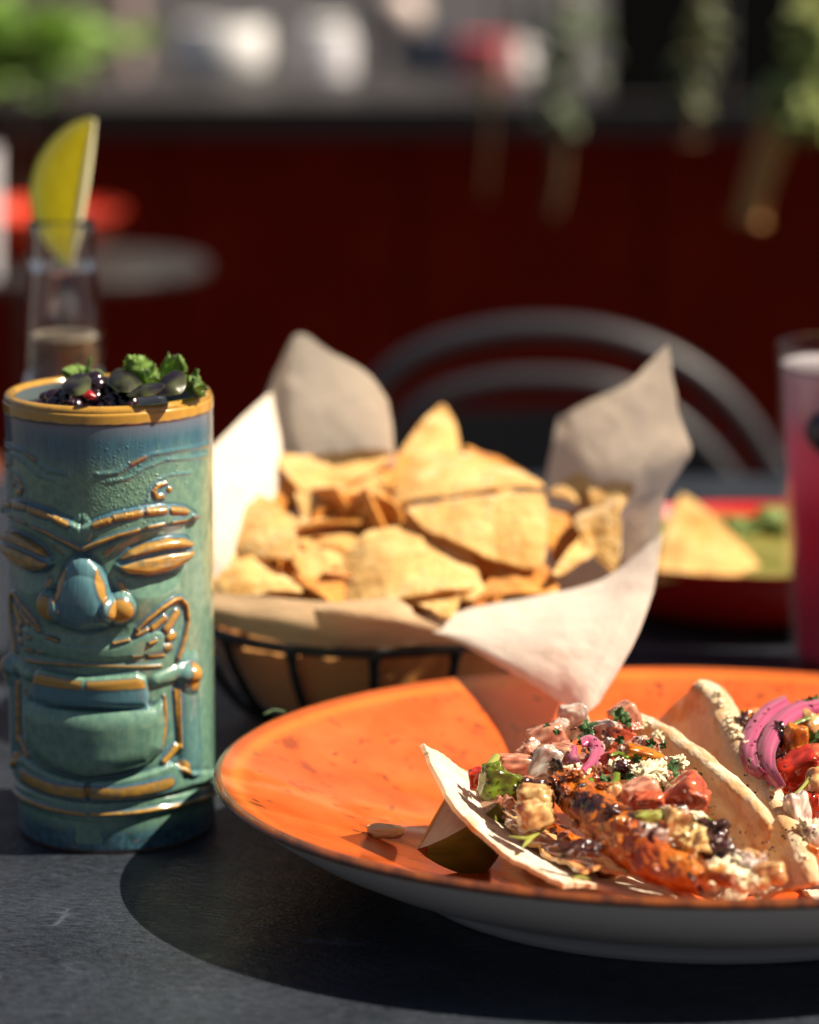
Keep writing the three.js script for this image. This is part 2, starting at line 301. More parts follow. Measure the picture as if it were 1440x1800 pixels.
  poly([[202, 976], [220, 957], [250, 944], [285, 936], [316, 936], [327, 944], [320, 953], [280, 957], [240, 965]], 1.7, 1.8, { amber: 1, blue: 0.55, part: 2 });
  poly([[202, 984], [240, 972], [285, 963], [322, 958], [328, 965], [314, 981], [290, 994], [255, 1001], [220, 998]], 1.8, 2.2, { amber: 1, blue: 0.55, part: 2 });
  poly([[172, 968], [184, 952], [209, 943], [200, 953], [184, 968]], 0.5, 0.8, { soft: 1.1 });
  poly([[200, 1004], [216, 1012], [224, 1028], [210, 1032], [202, 1020]], 0.5, 1.0, { soft: 1.1, blue: 0.4 });
  // nose
  poly([[147, 962], [160, 966], [174, 982], [190, 1012], [198, 1042], [199, 1068], [188, 1092], [147, 1096]], 5.2, 7, { blue: 0.9, part: 3 });
  blob(147, 1050, 9.5, 11, 2.2, { one: true, pow: 0.9, blue: 1, part: 3 });
  blob(205, 1058, 6.0, 6.0, 4.6, { pow: 0.65, blue: 0.6, part: 3 });
  blob(209, 1060, 5.0, 5.4, 0.15, { soft: 1.3, blue: 0.5, part: 3 });
  poly([[166, 985], [174, 982], [186, 1012], [190, 1036], [184, 1054], [172, 1030], [166, 1005]], 0.35, 1.2, { soft: 1.3, part: 3 });
  blob(180, 1100, 9, 4.2, -0.9, { pow: 1 });
  // moustache: rope outline and teeth
  stroke([[236, 1097], [252, 1080], [274, 1060], [296, 1046], [309, 1044], [319, 1056], [322, 1084], [317, 1112], [305, 1150]], [0.9, 1.15], 1.5, { amber: 1, blue: 0.6, part: 4 });
  for (const [a, b, w] of [[[262, 1094], [281, 1078], 1.5], [[285, 1097], [302, 1070], 1.9], [[290, 1112], [296, 1109], 1.9], [[286, 1130], [290, 1129], 1.7], [[235, 1106], [252, 1098], 1.0], [[196, 1120], [222, 1114], 0.7], [[255, 1121], [266, 1116], 0.8]]) stroke([a, b], w, 1.2, { amber: 0.92, blue: 0.6, part: 4 });
  poly([[200, 1124], [240, 1108], [262, 1100], [282, 1104], [282, 1140], [240, 1146], [200, 1150], [147, 1150], [147, 1124]], 0.8, 2, { part: 4 });
  stroke([[228, 1144], [242, 1144]], 0.6, 0.5, { amber: 0.8 }); stroke([[255, 1145], [281, 1144]], 0.75, 0.6, { amber: 0.9, blue: 0.4 });
  stroke([[152, 1158], [200, 1161], [276, 1163]], 0.75, 0.6, { amber: 0.75, part: 4 });
  // upper lip bar and the bulging belly under it
  poly([[147, 1178], [235, 1172], [250, 1180], [256, 1215], [252, 1236], [147, 1232]], 2.6, 3.2, { amber: 0, part: 5 });
  poly([[151, 1181], [232, 1177], [247, 1184], [250, 1201], [151, 1202]], 0.15, 1.5, { soft: 1.2, part: 5 });
  poly([[147, 1198], [252, 1200], [256, 1218], [252, 1234], [147, 1230]], 0.05, 1.5, { blue: 1, part: 5 });
  poly([[147, 1236], [262, 1232], [277, 1222], [281, 1262], [276, 1312], [250, 1337], [200, 1352], [147, 1357]], 4.3, 7, { part: 6 });
  stroke([[281, 1217], [284, 1250], [281, 1290], [275, 1312]], 0.95, 0.7, { amber: 0.85, blue: 0.5 });
  // arms
  stroke([[268, 1188], [300, 1178], [326, 1172]], [2.4, 3.6], 1.5, { part: 7 });
  blob(326, 1176, 7.6, 7.6, 1.2, { pow: 0.8, blue: 0.3, part: 7 });
  blob(325, 1182, 3.6, 6.5, 0.4, { soft: 1.2, blue: 0.8, part: 7 });
  stroke([[322, 1185], [323, 1230], [325, 1290], [328, 1334]], [5.4, 6.2], 2.4, { blue: 0.55, part: 7 });
  stroke([[301, 1207], [303, 1250], [306, 1310]], [1.5, 0.9], 1.0, { amber: 0.85, blue: 0.7, part: 7 });
  stroke([[280, 1334], [300, 1310]], [1.4, 1.8], 1.3, { amber: 1, blue: 0.5, part: 7 });
  blob(311, 1345, 2.4, 3.4, 1.0, { amber: 0.9, blue: 0.6, rot: 0.5, part: 7 });
  // bands round the foot
  poly([[155, 1366], [160, 1364], [205, 1360], [255, 1349], [292, 1335], [322, 1352], [366, 1352], [366, 1372], [322, 1382], [262, 1397], [205, 1402], [155, 1402]], 1.9, 1.6, { part: 8 });
  stroke([[159, 1384], [205, 1386], [262, 1377], [285, 1370]], 2.5, 0.6, { amber: 0.8, blue: 0.7, part: 8 });
  stroke([[159, 1424], [215, 1424], [270, 1418], [330, 1408], [366, 1396]], 1.0, 1.0, { amber: 0.9, blue: 0.3, part: 8 });
  poly([[147, 1404], [205, 1404], [270, 1398], [368, 1376], [368, 1406], [270, 1430], [205, 1438], [147, 1438]], 0.8, 1.2, { part: 8 });
  // a seam ridge half way round the back and plain rings keep the hidden side in character
  function blur(src, r) {
    const t = new Float32Array(src.length), o = new Float32Array(src.length);
    for (let j = 0; j < NV; j++) { let s = 0; for (let i = -r; i <= r; i++) s += src[j * NU + (i + NU) % NU]; for (let i = 0; i < NU; i++) { t[j * NU + i] = s / (2 * r + 1); s += src[j * NU + (i + r + 1) % NU] - src[j * NU + (i - r + NU) % NU]; } }
    for (let i = 0; i < NU; i++) { let s = 0; const g = (j) => t[clamp(j, 0, NV - 1) * NU + i]; for (let j = -r; j <= r; j++) s += g(j); for (let j = 0; j < NV; j++) { o[j * NU + i] = s / (2 * r + 1); s += g(j + r + 1) - g(j - r); } }
    return o;
  }
  const Hs = blur(blur(H, 1), 1), Hb = blur(blur(Hs, 9), 9), Ab = blur(blur(A, 2), 1), Ah = blur(blur(A, 8), 8);
  const green = [0.165, 0.300, 0.210], green2 = [0.100, 0.215, 0.165], blue = [0.028, 0.110, 0.180], deep = [0.010, 0.045, 0.070], amber = [0.44, 0.235, 0.032], brown = [0.075, 0.030, 0.010], grey = [0.16, 0.17, 0.22];
  const vOf = (py) => sv(190, py)[1];
  const vB1 = vOf(738), vB2 = vOf(782), vB3 = vOf(822), vFoot = vOf(1446), vFoot2 = vOf(1466);
  const map = tex(NU, NV, (u, v, i, j) => {
    const k = j * NU + i, s = -S + (i + 0.5) * du, y = (j + 0.5) * dv, streak = fbm(s * 1.5, y * 0.12, 3, 3), mott = fbm(s * 0.35, y * 0.3, 7, 4), fine = fbm(s * 3, y * 2, 1, 2);
    let c = mix3(green, green2, clamp(0.5 + mott * 1.6)); c = c.map((x) => x * (1 + 0.22 * streak + 0.16 * fine));
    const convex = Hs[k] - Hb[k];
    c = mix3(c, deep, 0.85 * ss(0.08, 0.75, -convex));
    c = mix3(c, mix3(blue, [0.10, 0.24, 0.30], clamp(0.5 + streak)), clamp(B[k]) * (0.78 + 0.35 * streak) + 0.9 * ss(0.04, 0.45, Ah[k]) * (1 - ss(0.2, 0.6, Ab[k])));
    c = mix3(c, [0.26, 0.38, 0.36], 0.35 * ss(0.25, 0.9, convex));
    // zones: blue band under the rim, dark foot with a drip
    const wob = fbm(s * 0.09, 1, 5, 3) * 7 + fbm(s * 0.5, y * 0.1, 2, 2) * 3;
    const z = ss(vB3 - 3 + wob, vB2 + 1 + wob, y); c = mix3(c, blue.map((x) => x * (1 + 0.8 * streak + 0.5 * fine)), z * 0.88);
    c = mix3(c, grey, 0.75 * ss(vB2 + 1, vB1 - 0.5, y));
    const drip = Math.abs(s - sv(152, 1470)[0]) < 4.6 + fbm(y * 0.3, 4, 1, 2) * 2 && y > 3.5 ? 1 : 0;
    c = mix3(c, mix3(deep, [0.06, 0.15, 0.22], clamp(0.45 + mott * 2 + streak)), 0.92 * ss(vFoot + 1 + wob * 0.25, vFoot2 - 1, y) * (1 - 0.85 * drip));
    c = mix3(c, [0.17, 0.12, 0.13], 0.55 * ss(0.15, 0.4, fbm(s * 0.2, y * 0.5, 9, 2)) * ss(vFoot, vFoot2 - 2, y) * (1 - drip));
    // amber where the glaze breaks over raised lines, brown at its edges
    const a = Ab[k], var_ = clamp(0.75 + fbm(s * 0.4, y * 0.6, 15, 3) * 1.5);
    c = mix3(c, brown, ss(0.08, 0.3, a) * 0.6); c = mix3(c, amber.map((x) => x * (0.72 + 0.45 * var_ + 0.15 * fine)), ss(0.3, 0.62, a) * (0.5 + 0.5 * ss(0.5, 0.9, a)) * clamp(0.78 + 1.1 * fbm(s * 0.25, y * 0.35, 23, 3) + 0.25 * streak));
    { const q = clamp(SA[k] * (1.0 + 0.9 * mott + 0.3 * streak)); c = mix3(c, [0.13, 0.085, 0.06], ss(0.08, 0.3, q) * 0.7); c = mix3(c, amber, ss(0.3, 0.8, q) * 0.92); }
    const top = ss(MH - 4.6, MH - 3.7, y + fbm(s * 0.3, 2, 2, 2) * 0.8); c = mix3(c, brown, 0.8 * ss(MH - 5.8, MH - 4.4, y) * (1 - top)); c = mix3(c, amber.map((x) => x * (1.1 + 0.25 * mott)), top);
    c = mix3(c, [0.20, 0.12, 0.08], ss(1.6, 0.7, y));
    return c;
  });
  // dew on the forehead, fine pitting elsewhere
  const dew = new Float32Array(NU * NV), rd = rngOf(11);
  for (let n = 0; n < 7000; n++) {
    const px = 40 + rd() * 330, py = 765 + rd() * 150, [s, v] = sv(px, py), r = 0.18 + 0.42 * rd() * rd(), dens = Math.exp(-(((px - 150) / 95) ** 2) - (((py - 845) / 45) ** 2)); if (rd() > dens + 0.03) continue;
    const i0 = Math.round((s + S) / du), j0 = Math.round(v / dv), m = Math.ceil(r / dv);
    for (let j = -m; j <= m; j++) for (let i = -m; i <= m; i++) { const e = Math.hypot(i * du, j * dv) / r; if (e < 1 && j0 + j >= 0 && j0 + j < NV) { const k = (j0 + j) * NU + (i0 + i + NU) % NU; dew[k] = Math.max(dew[k], Math.sqrt(1 - e * e) * r); } }
  }
  const bump = tex(NU, NV, (u, v, i, j) => 0.15 + dew[j * NU + i] * 1.1 + 0.04 * fbm(i * 0.05, j * 0.05, 2, 3), false);
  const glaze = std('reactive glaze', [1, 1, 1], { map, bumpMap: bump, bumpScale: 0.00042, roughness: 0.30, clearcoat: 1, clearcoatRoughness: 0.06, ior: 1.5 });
  // one relief surface, cut along the carved shapes into parts that share their vertices' places
  const us = [], nF = 440, nB = 60, front = 1.85, q0 = S0 / R0;  // radians either side that are fine
  for (let i = 0; i <= nF; i++) us.push(-front + 2 * front * i / nF); for (let i = 1; i <= nB; i++) us.push(front + (2 * Math.PI - 2 * front) * i / nB);
  const nv = 520, cols = us.length, pos = new Float32Array(cols * (nv + 1) * 3), nor = new Float32Array(pos.length), uvs = new Float32Array(cols * (nv + 1) * 2), lab = new Uint8Array(cols * (nv + 1));
  const radius = (y) => lerp(34.9, 36.0, clamp(y / 150)) - (y < 2 ? (2 - y) ** 2 * 0.25 : 0) - (y > MH - 1.6 ? ((y - MH + 1.6) ** 2) * 0.5 : 0) + (y > MH - 4.5 ? 0.25 : 0);
  const hAt = (th, y) => { const x = ((th * R0 + S) / du) - 0.5, z = clamp(y / dv - 0.5, 0, NV - 1.001), i = Math.floor(x), j = Math.floor(z), fx = x - i, fz = z - j, g = (a, b) => Hs[b * NU + ((a % NU) + NU) % NU]; return lerp(lerp(g(i, j), g(i + 1, j), fx), lerp(g(i, Math.min(NV - 1, j + 1)), g(i + 1, Math.min(NV - 1, j + 1)), fx), fz); };
  const pt = (th, y) => { const r = (radius(y) + hAt(th, y)) / 1000; return V(Math.sin(th) * r, y / 1000, Math.cos(th) * r); };
  for (let j = 0; j <= nv; j++) for (let i = 0; i < cols; i++) {
    const y = MH * j / nv, th = us[i], k = j * cols + i, p = pt(th, y), a = pt(th + 0.008, y).sub(pt(th - 0.008, y)), b = pt(th, Math.min(MH, y + 0.3)).sub(pt(th, Math.max(0, y - 0.3))), n = a.cross(b).normalize();
    p.toArray(pos, k * 3); n.toArray(nor, k * 3); uvs[k * 2] = (th * R0 + S) / (2 * S); uvs[k * 2 + 1] = y / MH;
    const gi = ((Math.floor((th * R0 + S) / du) % NU) + NU) % NU, gj = Math.min(NV - 1, Math.floor(y / dv)); lab[k] = L[gj * NU + gi];
  }
  const idx = parts.map(() => [[], []]);
  for (let j = 0; j < nv; j++) for (let i = 0; i < cols - 1; i++) { const a = j * cols + i, b = a + 1, c = a + cols + 1, d = a + cols, l = lab[a], sideR = us[i] > q0 ? 1 : 0; const two = l === 2 || l === 7 || l === 9 ? sideR : 0; idx[l][two].push(a, b, c, a, c, d); }
  const PA = new THREE.BufferAttribute(pos, 3), NA = new THREE.BufferAttribute(nor, 3), UA = new THREE.BufferAttribute(uvs, 2);
  parts.forEach((nm, l) => idx[l].forEach((ix) => {
    if (!ix.length) return; const used = new Map(), P = [], N = [], U = [], I = ix.map((k) => { if (!used.has(k)) { used.set(k, P.length / 3); P.push(pos[k * 3], pos[k * 3 + 1], pos[k * 3 + 2]); N.push(nor[k * 3], nor[k * 3 + 1], nor[k * 3 + 2]); U.push(uvs[k * 2], uvs[k * 2 + 1]); } return used.get(k); });
    const g = new THREE.BufferGeometry(); g.setAttribute('position', new THREE.BufferAttribute(Float32Array.from(P), 3)); g.setAttribute('normal', new THREE.BufferAttribute(Float32Array.from(N), 3)); g.setAttribute('uv', new THREE.BufferAttribute(Float32Array.from(U), 2)); g.setIndex(I);
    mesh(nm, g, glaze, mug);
  }));
  // rim lip and inner wall
  const rimMap = tex(512, 32, (u, v) => { const k = 0.9 + 0.4 * fbm(u * 40, v * 3, 2, 3), sp = ss(0.28, 0.36, fbm(u * 90, v * 6, 8, 2)); return mix3(amber.map((x) => x * k * 1.1), brown, sp * 0.8); });
  mesh('rim', new THREE.TorusGeometry(0.03395, 0.00195, 14, 120).rotateX(Math.PI / 2).translate(0, MH / 1000 - 0.0004, 0), std('amber glaze', [1, 1, 1], { map: rimMap, roughness: 0.2, clearcoat: 1, clearcoatRoughness: 0.05 }), mug);
  mesh('inner_wall', lathe([[0.0318, MH / 1000], [0.0312, 0.12], [0.0305, 0.01], [0, 0.009]], 64), std('inside glaze', [0.10, 0.13, 0.14], { roughness: 0.2 }), mug);
  mesh('base', lathe([[0, 0.0008], [0.031, 0.0008], [0.0322, 0], [0.0342, 0.0006]], 64), std('bare clay', [0.30, 0.22, 0.17], { roughness: 0.9 }), mug);

  // --- the drink and what floats on it: things of their own, placed inside the mug
  const top = (x, y, z) => V(x, y, z).applyAxisAngle(V(0, 1, 0), ang).add(mug.position);
  const drink = thing('purple_cocktail', 'dark purple iced cocktail filling the turquoise carved mug', 'cocktail', [mug.position.x, TT + 0.02, mug.position.z]);
  { const g = new THREE.CircleGeometry(0.0312, 64).rotateX(-Math.PI / 2); mesh('surface', g.translate(0, 0.1262, 0), std('dark drink', [0.016, 0.008, 0.022], { roughness: 0.06, ior: 1.34 }), drink); }
  mesh('liquid', new THREE.CylinderGeometry(0.0308, 0.0302, 0.126, 48, 1, true).translate(0, 0.0631, 0), std('drink body', [0.016, 0.008, 0.022], { roughness: 0.3 }), drink);
  const ice = std('wet dark ice', [0.07, 0.085, 0.12], { roughness: 0.05, transmission: 0.6, thickness: 0.01, ior: 1.31, attenuationColor: rgb(0.3, 0.25, 0.45), attenuationDistance: 0.01 });
  [[-0.024, 0.147, 0.004, 0.3], [-0.012, 0.148, -0.017, 0.9], [0.012, 0.147, -0.016, 1.9]].forEach(([x, y, z, r], i) => { const p = top(x, y, z), m = mesh('ice_cube', new RoundedBoxGeometry(0.017, 0.013, 0.016, 3, 0.003), ice); m.position.copy(p); m.rotation.set(0.3 * i, r, 0.2 - 0.3 * i); tag(m, ['clear ice cube at the left edge of the dark cocktail', 'clear ice cube at the back left of the cocktail behind the dark berries', 'clear ice cube at the back of the cocktail behind the mint'][i], 'ice cube', 'ice cubes in the cocktail'); });
  // glossy dark berries
  const berryM = std('dark berry skin', [0.016, 0.005, 0.010], { roughness: 0.16, clearcoat: 0.8, clearcoatRoughness: 0.08 });
  const bl = ['glossy black berry lying leftmost in the carved mug', 'glossy black berry standing highest in the dark cluster on the mug', 'round glossy black berry at the front rim of the mug beside the petals'];
  [[-0.0165, 0.1500, 0.013, 0.0084], [-0.0060, 0.1535, 0.008, 0.0092], [0.0035, 0.1495, 0.018, 0.0080]].forEach(([x, y, z, r], i) => {
    const b = thing('blackberry', bl[i], 'berry', top(x, y, z).toArray(), 'dark berries on the cocktail'), g0 = lump(r * 0.36, r * 0.36, r * 0.36, { n: 5, e: 2, amp: 0.06 });
    mesh('core', lump(r * 0.78, r * 0.78, r * 0.78, { n: 6, e: 2, amp: 0.05 }), berryM, b); const dr = [];
    for (let k = 0; k < 34; k++) { const y2 = 1 - 2 * (k + 0.5) / 34, a = k * 2.39996, q = Math.sqrt(1 - y2 * y2); dr.push(g0.clone().translate(q * Math.cos(a) * r * 0.8, y2 * r * 0.86, q * Math.sin(a) * r * 0.8)); }
    mesh('drupelets', mergeGeometries(dr), berryM, b);
  });
  // dark flower petals: curved sheets
  const petalCol = (u, v, p) => { const e = Math.max(Math.abs(u - 0.5) * 2, Math.abs(v - 0.5) * 2); return mix3([0.012, 0.009, 0.015], [0.10, 0.115, 0.04], ss(0.15, 0.9, fbm(p.x * 120, p.y * 120, p.z * 120, 2) + v * 0.7) * 0.7 + ss(0.92, 1, e) * 0.3); };
  const petalM = std('dark petal', [1, 1, 1], { vertexColors: true, roughness: 0.32, specularIntensity: 0.6 });
  const petal = (rows, label) => { const r = rows.map((a) => a.map(([px, py, d]) => at(px, py, d))); for (const j of [0, 2]) for (const i of [0, 2]) r[j][i].lerp(r[j][1].clone().lerp(r[1][i], 0.35), 0.62); const c = r[1][1], g = thing('flower_petal', label, 'petal', c.toArray(), 'dark petals on the cocktail'); mesh('petal', local(sheet(r, 26, 18, 0.0005, { color: petalCol, bump: (u, v, p) => 0.0006 * n3(p.x * 260, p.y * 260, p.z * 90) }), g), petalM, g); };
  petal([[[190, 655, 0.985], [215, 648, 0.985], [250, 662, 0.985]], [[188, 672, 0.975], [218, 662, 0.972], [256, 676, 0.975]], [[196, 694, 0.966], [226, 690, 0.964], [262, 688, 0.968]]], 'broad dark petal lying in the middle of the cocktail');
  petal([[[222, 690, 0.966], [250, 678, 0.964], [282, 664, 0.966]], [[224, 696, 0.960], [255, 686, 0.958], [290, 676, 0.960]], [[232, 702, 0.957], [262, 697, 0.956], [296, 690, 0.957]]], 'olive edged petal lying flat at the front of the cocktail');
  petal([[[262, 690, 0.962], [288, 664, 0.965], [318, 634, 0.972]], [[275, 694, 0.958], [300, 676, 0.96], [326, 658, 0.966]], [[292, 700, 0.957], [318, 692, 0.958], [336, 680, 0.962]]], 'dark petal rising to a point at the right of the cocktail');
  petal([[[112, 668, 0.975], [125, 660, 0.975], [148, 648, 0.978]], [[108, 684, 0.965], [128, 676, 0.963], [160, 668, 0.966]], [[118, 698, 0.958], [140, 696, 0.957], [170, 694, 0.958]]], 'black petal folded over the berries on the mug');
  petal([[[150, 690, 0.957], [158, 686, 0.957], [168, 690, 0.957]], [[148, 697, 0.9555], [158, 693, 0.955], [169, 697, 0.9555]], [[150, 704, 0.955], [158, 702, 0.955], [168, 704, 0.955]]], 'small petal at the front rim of the mug, below the berries');
  scene.children[scene.children.length - 1].children[0].material = std('red petal', [0.30, 0.012, 0.010], { roughness: 0.25 });
  scene.children[scene.children.length - 1].userData.label = 'small bright red petal at the front rim of the mug, among the berries';
  // mint sprigs: crinkled toothed leaves
  const leafM = std('mint leaf', [1, 1, 1], { vertexColors: true, roughness: 0.95, clearcoat: 0.25, clearcoatRoughness: 0.3, transmission: 0.3, thickness: 0 });
  const mint = (base, leaves, label) => {
    const g = thing('mint_sprig', label, 'mint', base.toArray(), 'mint sprigs on the cocktail');
    mesh('stem', local(tube([base.clone(), base.clone().add(V(0.001, 0.004, 0)), base.clone().add(V(0.002, 0.008, 0))], 6, 6, 0.0007), g), std('mint stem', [0.08, 0.14, 0.03]), g);
    leaves.forEach(([tip, w, root]) => {
      const a = root ?? base, len = a.distanceTo(tip), dir = tip.clone().sub(a).normalize(), side = dir.clone().cross(V(0, 0.25, 1)).normalize(), nn = side.clone().cross(dir).normalize(), pos = [], idx = [], col = [], NL = 26, NWd = 10;
      for (let j = 0; j <= NL; j++) for (let i = 0; i <= NWd; i++) {
        const t = j / NL, x = i / NWd * 2 - 1, half = w * Math.pow(Math.sin(Math.PI * Math.pow(clamp(t, 0.01, 0.99), 0.8)), 0.7) * (1 + 0.16 * (j % 2 ? 1 : -1) * Math.abs(x) ** 4), vein = Math.sin((t * 9 - Math.abs(x) * 2.2) * Math.PI * 2);
        const p = a.clone().addScaledVector(dir, len * t).addScaledVector(side, x * half).addScaledVector(nn, 0.0007 * vein * Math.abs(x) - 0.0025 * x * x + 0.004 * t * t + 0.001 * n3(t * 6, x * 3, len * 900));
        pos.push(p.x, p.y, p.z); const k = 0.5 + 0.5 * vein; col.push(0.10 + 0.09 * k, 0.20 + 0.14 * k, 0.022 + 0.02 * k);
      }
      for (let j = 0; j < NL; j++) for (let i = 0; i < NWd; i++) { const q = j * (NWd + 1) + i; idx.push(q, q + 1, q + NWd + 2, q, q + NWd + 2, q + NWd + 1); }
      mesh('leaf', local(geoOf(pos, idx, null, col), g), leafM, g);
    });
  };
  mint(at(262, 680, 0.985), [[at(222, 622, 0.98), 0.0052], [at(246, 632, 0.992), 0.0046], [at(270, 650, 0.975), 0.004]], 'large bright mint sprig standing in the middle of the mug');
  mint(at(296, 676, 0.985), [[at(317, 622, 0.985), 0.0046], [at(298, 632, 0.995), 0.0035]], 'narrow mint tip pointing up at the right of the mug');
  mint(at(338, 690, 0.978), [[at(354, 664, 0.972), 0.0034], [at(332, 658, 0.975), 0.003], [at(358, 676, 0.968), 0.003], [at(344, 656, 0.982), 0.003]], 'small curly mint tuft over the right rim of the mug');
  mint(at(150, 668, 1.0), [[at(108, 650, 0.998), 0.0034], [at(170, 654, 1.0), 0.0032], [at(140, 648, 1.004), 0.0034], [at(188, 660, 0.995), 0.0028]], 'flat mint sprig lying behind the dark berries on the mug');
}

// ---------------------------------------------------------------- lime wedge (used on the bottle and on the plate)
function limeWedge(g, half, rad, open, cols) {              // apex edge along y through the group's origin; opens from angle 0 to `open` round y
  const NT = 36, NR = 14, prof = (t) => rad * Math.pow(Math.max(0, 1 - t * t), 0.5) * (1 - 0.1 * t * t), yOf = (t) => half * (t + 0.05 * Math.sign(t) * Math.abs(t) ** 7);
  const flesh = (a) => {
    const pos = [], idx = [], col = [];
    for (let j = 0; j <= NT; j++) for (let i = 0; i <= NR; i++) {
      const t = -1 + 2 * j / NT, r = i / NR, R = prof(t * 0.985), x = R * r, y = yOf(t * 0.985), edge = (1 - r) * R / rad;
      const ang = Math.atan2(y, x), seg = Math.abs(Math.sin(ang * 3.1 + 0.3)), cell = fbm(x * 420, y * 160, a * 9, 3);
      let c = mix3(cols.flesh, cols.flesh2, clamp(0.5 + cell * 1.8)); c = mix3(c, cols.pith_stripe, 0.85 * ss((cols.pw ?? 1) * 0.24, (cols.pw ?? 1) * 0.10, edge) + 0.75 * ss(0.09, 0.03, r) + 0.0 * seg); c = mix3(c, cols.rind, ss(0.025, 0.0, edge));
      pos.push(x * Math.cos(a), y, -x * Math.sin(a)); col.push(...c);
    }
    for (let j = 0; j < NT; j++) for (let i = 0; i < NR; i++) { const q = j * (NR + 1) + i; idx.push(q, q + 1, q + NR + 2, q, q + NR + 2, q + NR + 1); }
    return geoOf(pos, idx, null, col);
  };
  const fm = std('lime flesh', [1, 1, 1], { vertexColors: true, roughness: 0.95, clearcoat: 0.6, clearcoatRoughness: 0.12, transmission: cols.tr ?? 0.3, thickness: 0 });
  mesh('flesh', flesh(0), fm, g); mesh('flesh', flesh(open), fm, g);
  { const q = []; for (let j = 0; j <= 12; j++) q.push(V(0.0006, yOf((-1 + j / 6) * 0.97), 0)); mesh('pith_stripe', tube(q, 30, 10, (t) => (cols.core ?? 0.0018) * Math.pow(Math.sin(Math.PI * clamp(t, 0.04, 0.96)), 0.4)), std('lime pith', cols.pith_stripe, { roughness: 0.7 }), g); }  // pale strip added along the apex, stands in for the sunlit second cut face
  const pos = [], idx = [], col = [], NA = 14;
  for (let j = 0; j <= NT; j++) for (let i = 0; i <= NA; i++) { const t = -1 + 2 * j / NT, a = open * i / NA, R = prof(t * 0.985) * (1 + 0.008 * n3(i * 1.7, j * 1.3, 2)); pos.push(R * Math.cos(a), yOf(t * 0.985), -R * Math.sin(a)); col.push(...mix3(cols.rind, cols.rind2, clamp(0.5 + 1.6 * fbm(i * 0.3, j * 0.22, 5, 3)))); }
  for (let j = 0; j < NT; j++) for (let i = 0; i < NA; i++) { const q = j * (NA + 1) + i; idx.push(q, q + 1, q + NA + 2, q, q + NA + 2, q + NA + 1); }
  mesh('rind', geoOf(pos, idx, null, col), std('lime rind', [1, 1, 1], { vertexColors: true, roughness: 0.38 }), g);
}

// ---------------------------------------------------------------- clear bottle behind the mug
{
  const d = 1.2, c = at(113, 600, d), top = at(113, 388, d).y - TT, H = top;
  const b = thing('glass_bottle', 'clear glass bottle with pale gold drink behind the carved mug', 'bottle', [c.x, TT, c.z]);
  const k = 0.000239, w = (px) => px * k / 2;              // widths measured in photo pixels
  const y = (py) => at(113, py, d).y - TT;
  const out = [[0, 0.001], [0.024, 0], [0.0262, 0.003], [0.0270, 0.012], [0.0270, 0.085], [0.0262, 0.098], [0.0225, 0.115], [w(146), y(668)], [w(140), y(610)], [w(128), y(530)], [w(118), y(478)], [w(116), y(470)], [w(122), y(464)], [w(122), y(446)], [w(115), y(438)], [w(113), y(405)], [w(116), y(398)], [w(114), y(389)], [w(106), y(385)]];
  const inn = [[w(84), y(386)], [w(82), y(400)], [w(88), y(470)], [w(104), y(540)], [w(118), y(620)], [w(124), y(668)], [0.0200, 0.115], [0.0238, 0.098], [0.0246, 0.085], [0.0246, 0.012], [0.0225, 0.006], [0, 0.006]];
  const glass = std('clear glass', [1, 1, 1], { roughness: 0.02, transmission: 1, thickness: 0.003, ior: 1.5 });
  mesh('glass', lathe([...out, ...inn], 72), glass, b);
  const ly = y(592), lw = 0.5 * 118 * k + 0.0002;
  mesh('beer', lathe([[0, 0.0062], [0.0223, 0.0062], [0.0244, 0.012], [0.0244, 0.085], [0.0236, 0.098], [0.0198, 0.115], [w(124) - 0.0002, y(668)], [w(118) - 0.0002, y(620)], [w(113), ly], [0, ly]], 64), std('pale gold drink', [0.50, 0.24, 0.05], { roughness: 0.05, transmission: 0.8, thickness: 0.04, ior: 1.33, attenuationColor: rgb(0.74, 0.34, 0.05), attenuationDistance: 0.013 }), b);
  const foam = new THREE.TorusGeometry(w(104), 0.0011, 8, 48).rotateX(Math.PI / 2).translate(0, ly + 0.0006, 0);
  mesh('foam_ring', foam, std('foam', [0.65, 0.58, 0.45], { roughness: 0.95, transmission: 0.4, thickness: 0 }), b);

  const p1 = at(167, 213, d - 0.004), p0 = at(128, 462, d - 0.004), mid = p0.clone().add(p1).multiplyScalar(0.5), half = p0.distanceTo(p1) / 2;
  const g = thing('lime_wedge', 'pale green lime wedge stuck in the mouth of the clear bottle', 'lime', mid.toArray());
  limeWedge(g, half, 0.0228, 0.95, { flesh: [0.80, 0.70, 0.008], flesh2: [0.90, 0.82, 0.06], pw: 1.25, pith_stripe: [0.82, 0.78, 0.45], rind: [0.16, 0.27, 0.035], rind2: [0.30, 0.38, 0.07], tr: 0.78 });
  const yy = p1.clone().sub(p0).normalize(), toCam = CAM.clone().sub(mid).normalize(), xx = V(-1, 0, 0.10).sub(yy.clone().multiplyScalar(V(-1, 0, 0.10).dot(yy))).normalize(), zz = xx.clone().cross(yy);
  g.quaternion.setFromRotationMatrix(new THREE.Matrix4().makeBasis(xx, yy, zz));
  g.rotateY(-0.95 - 0.22);
}

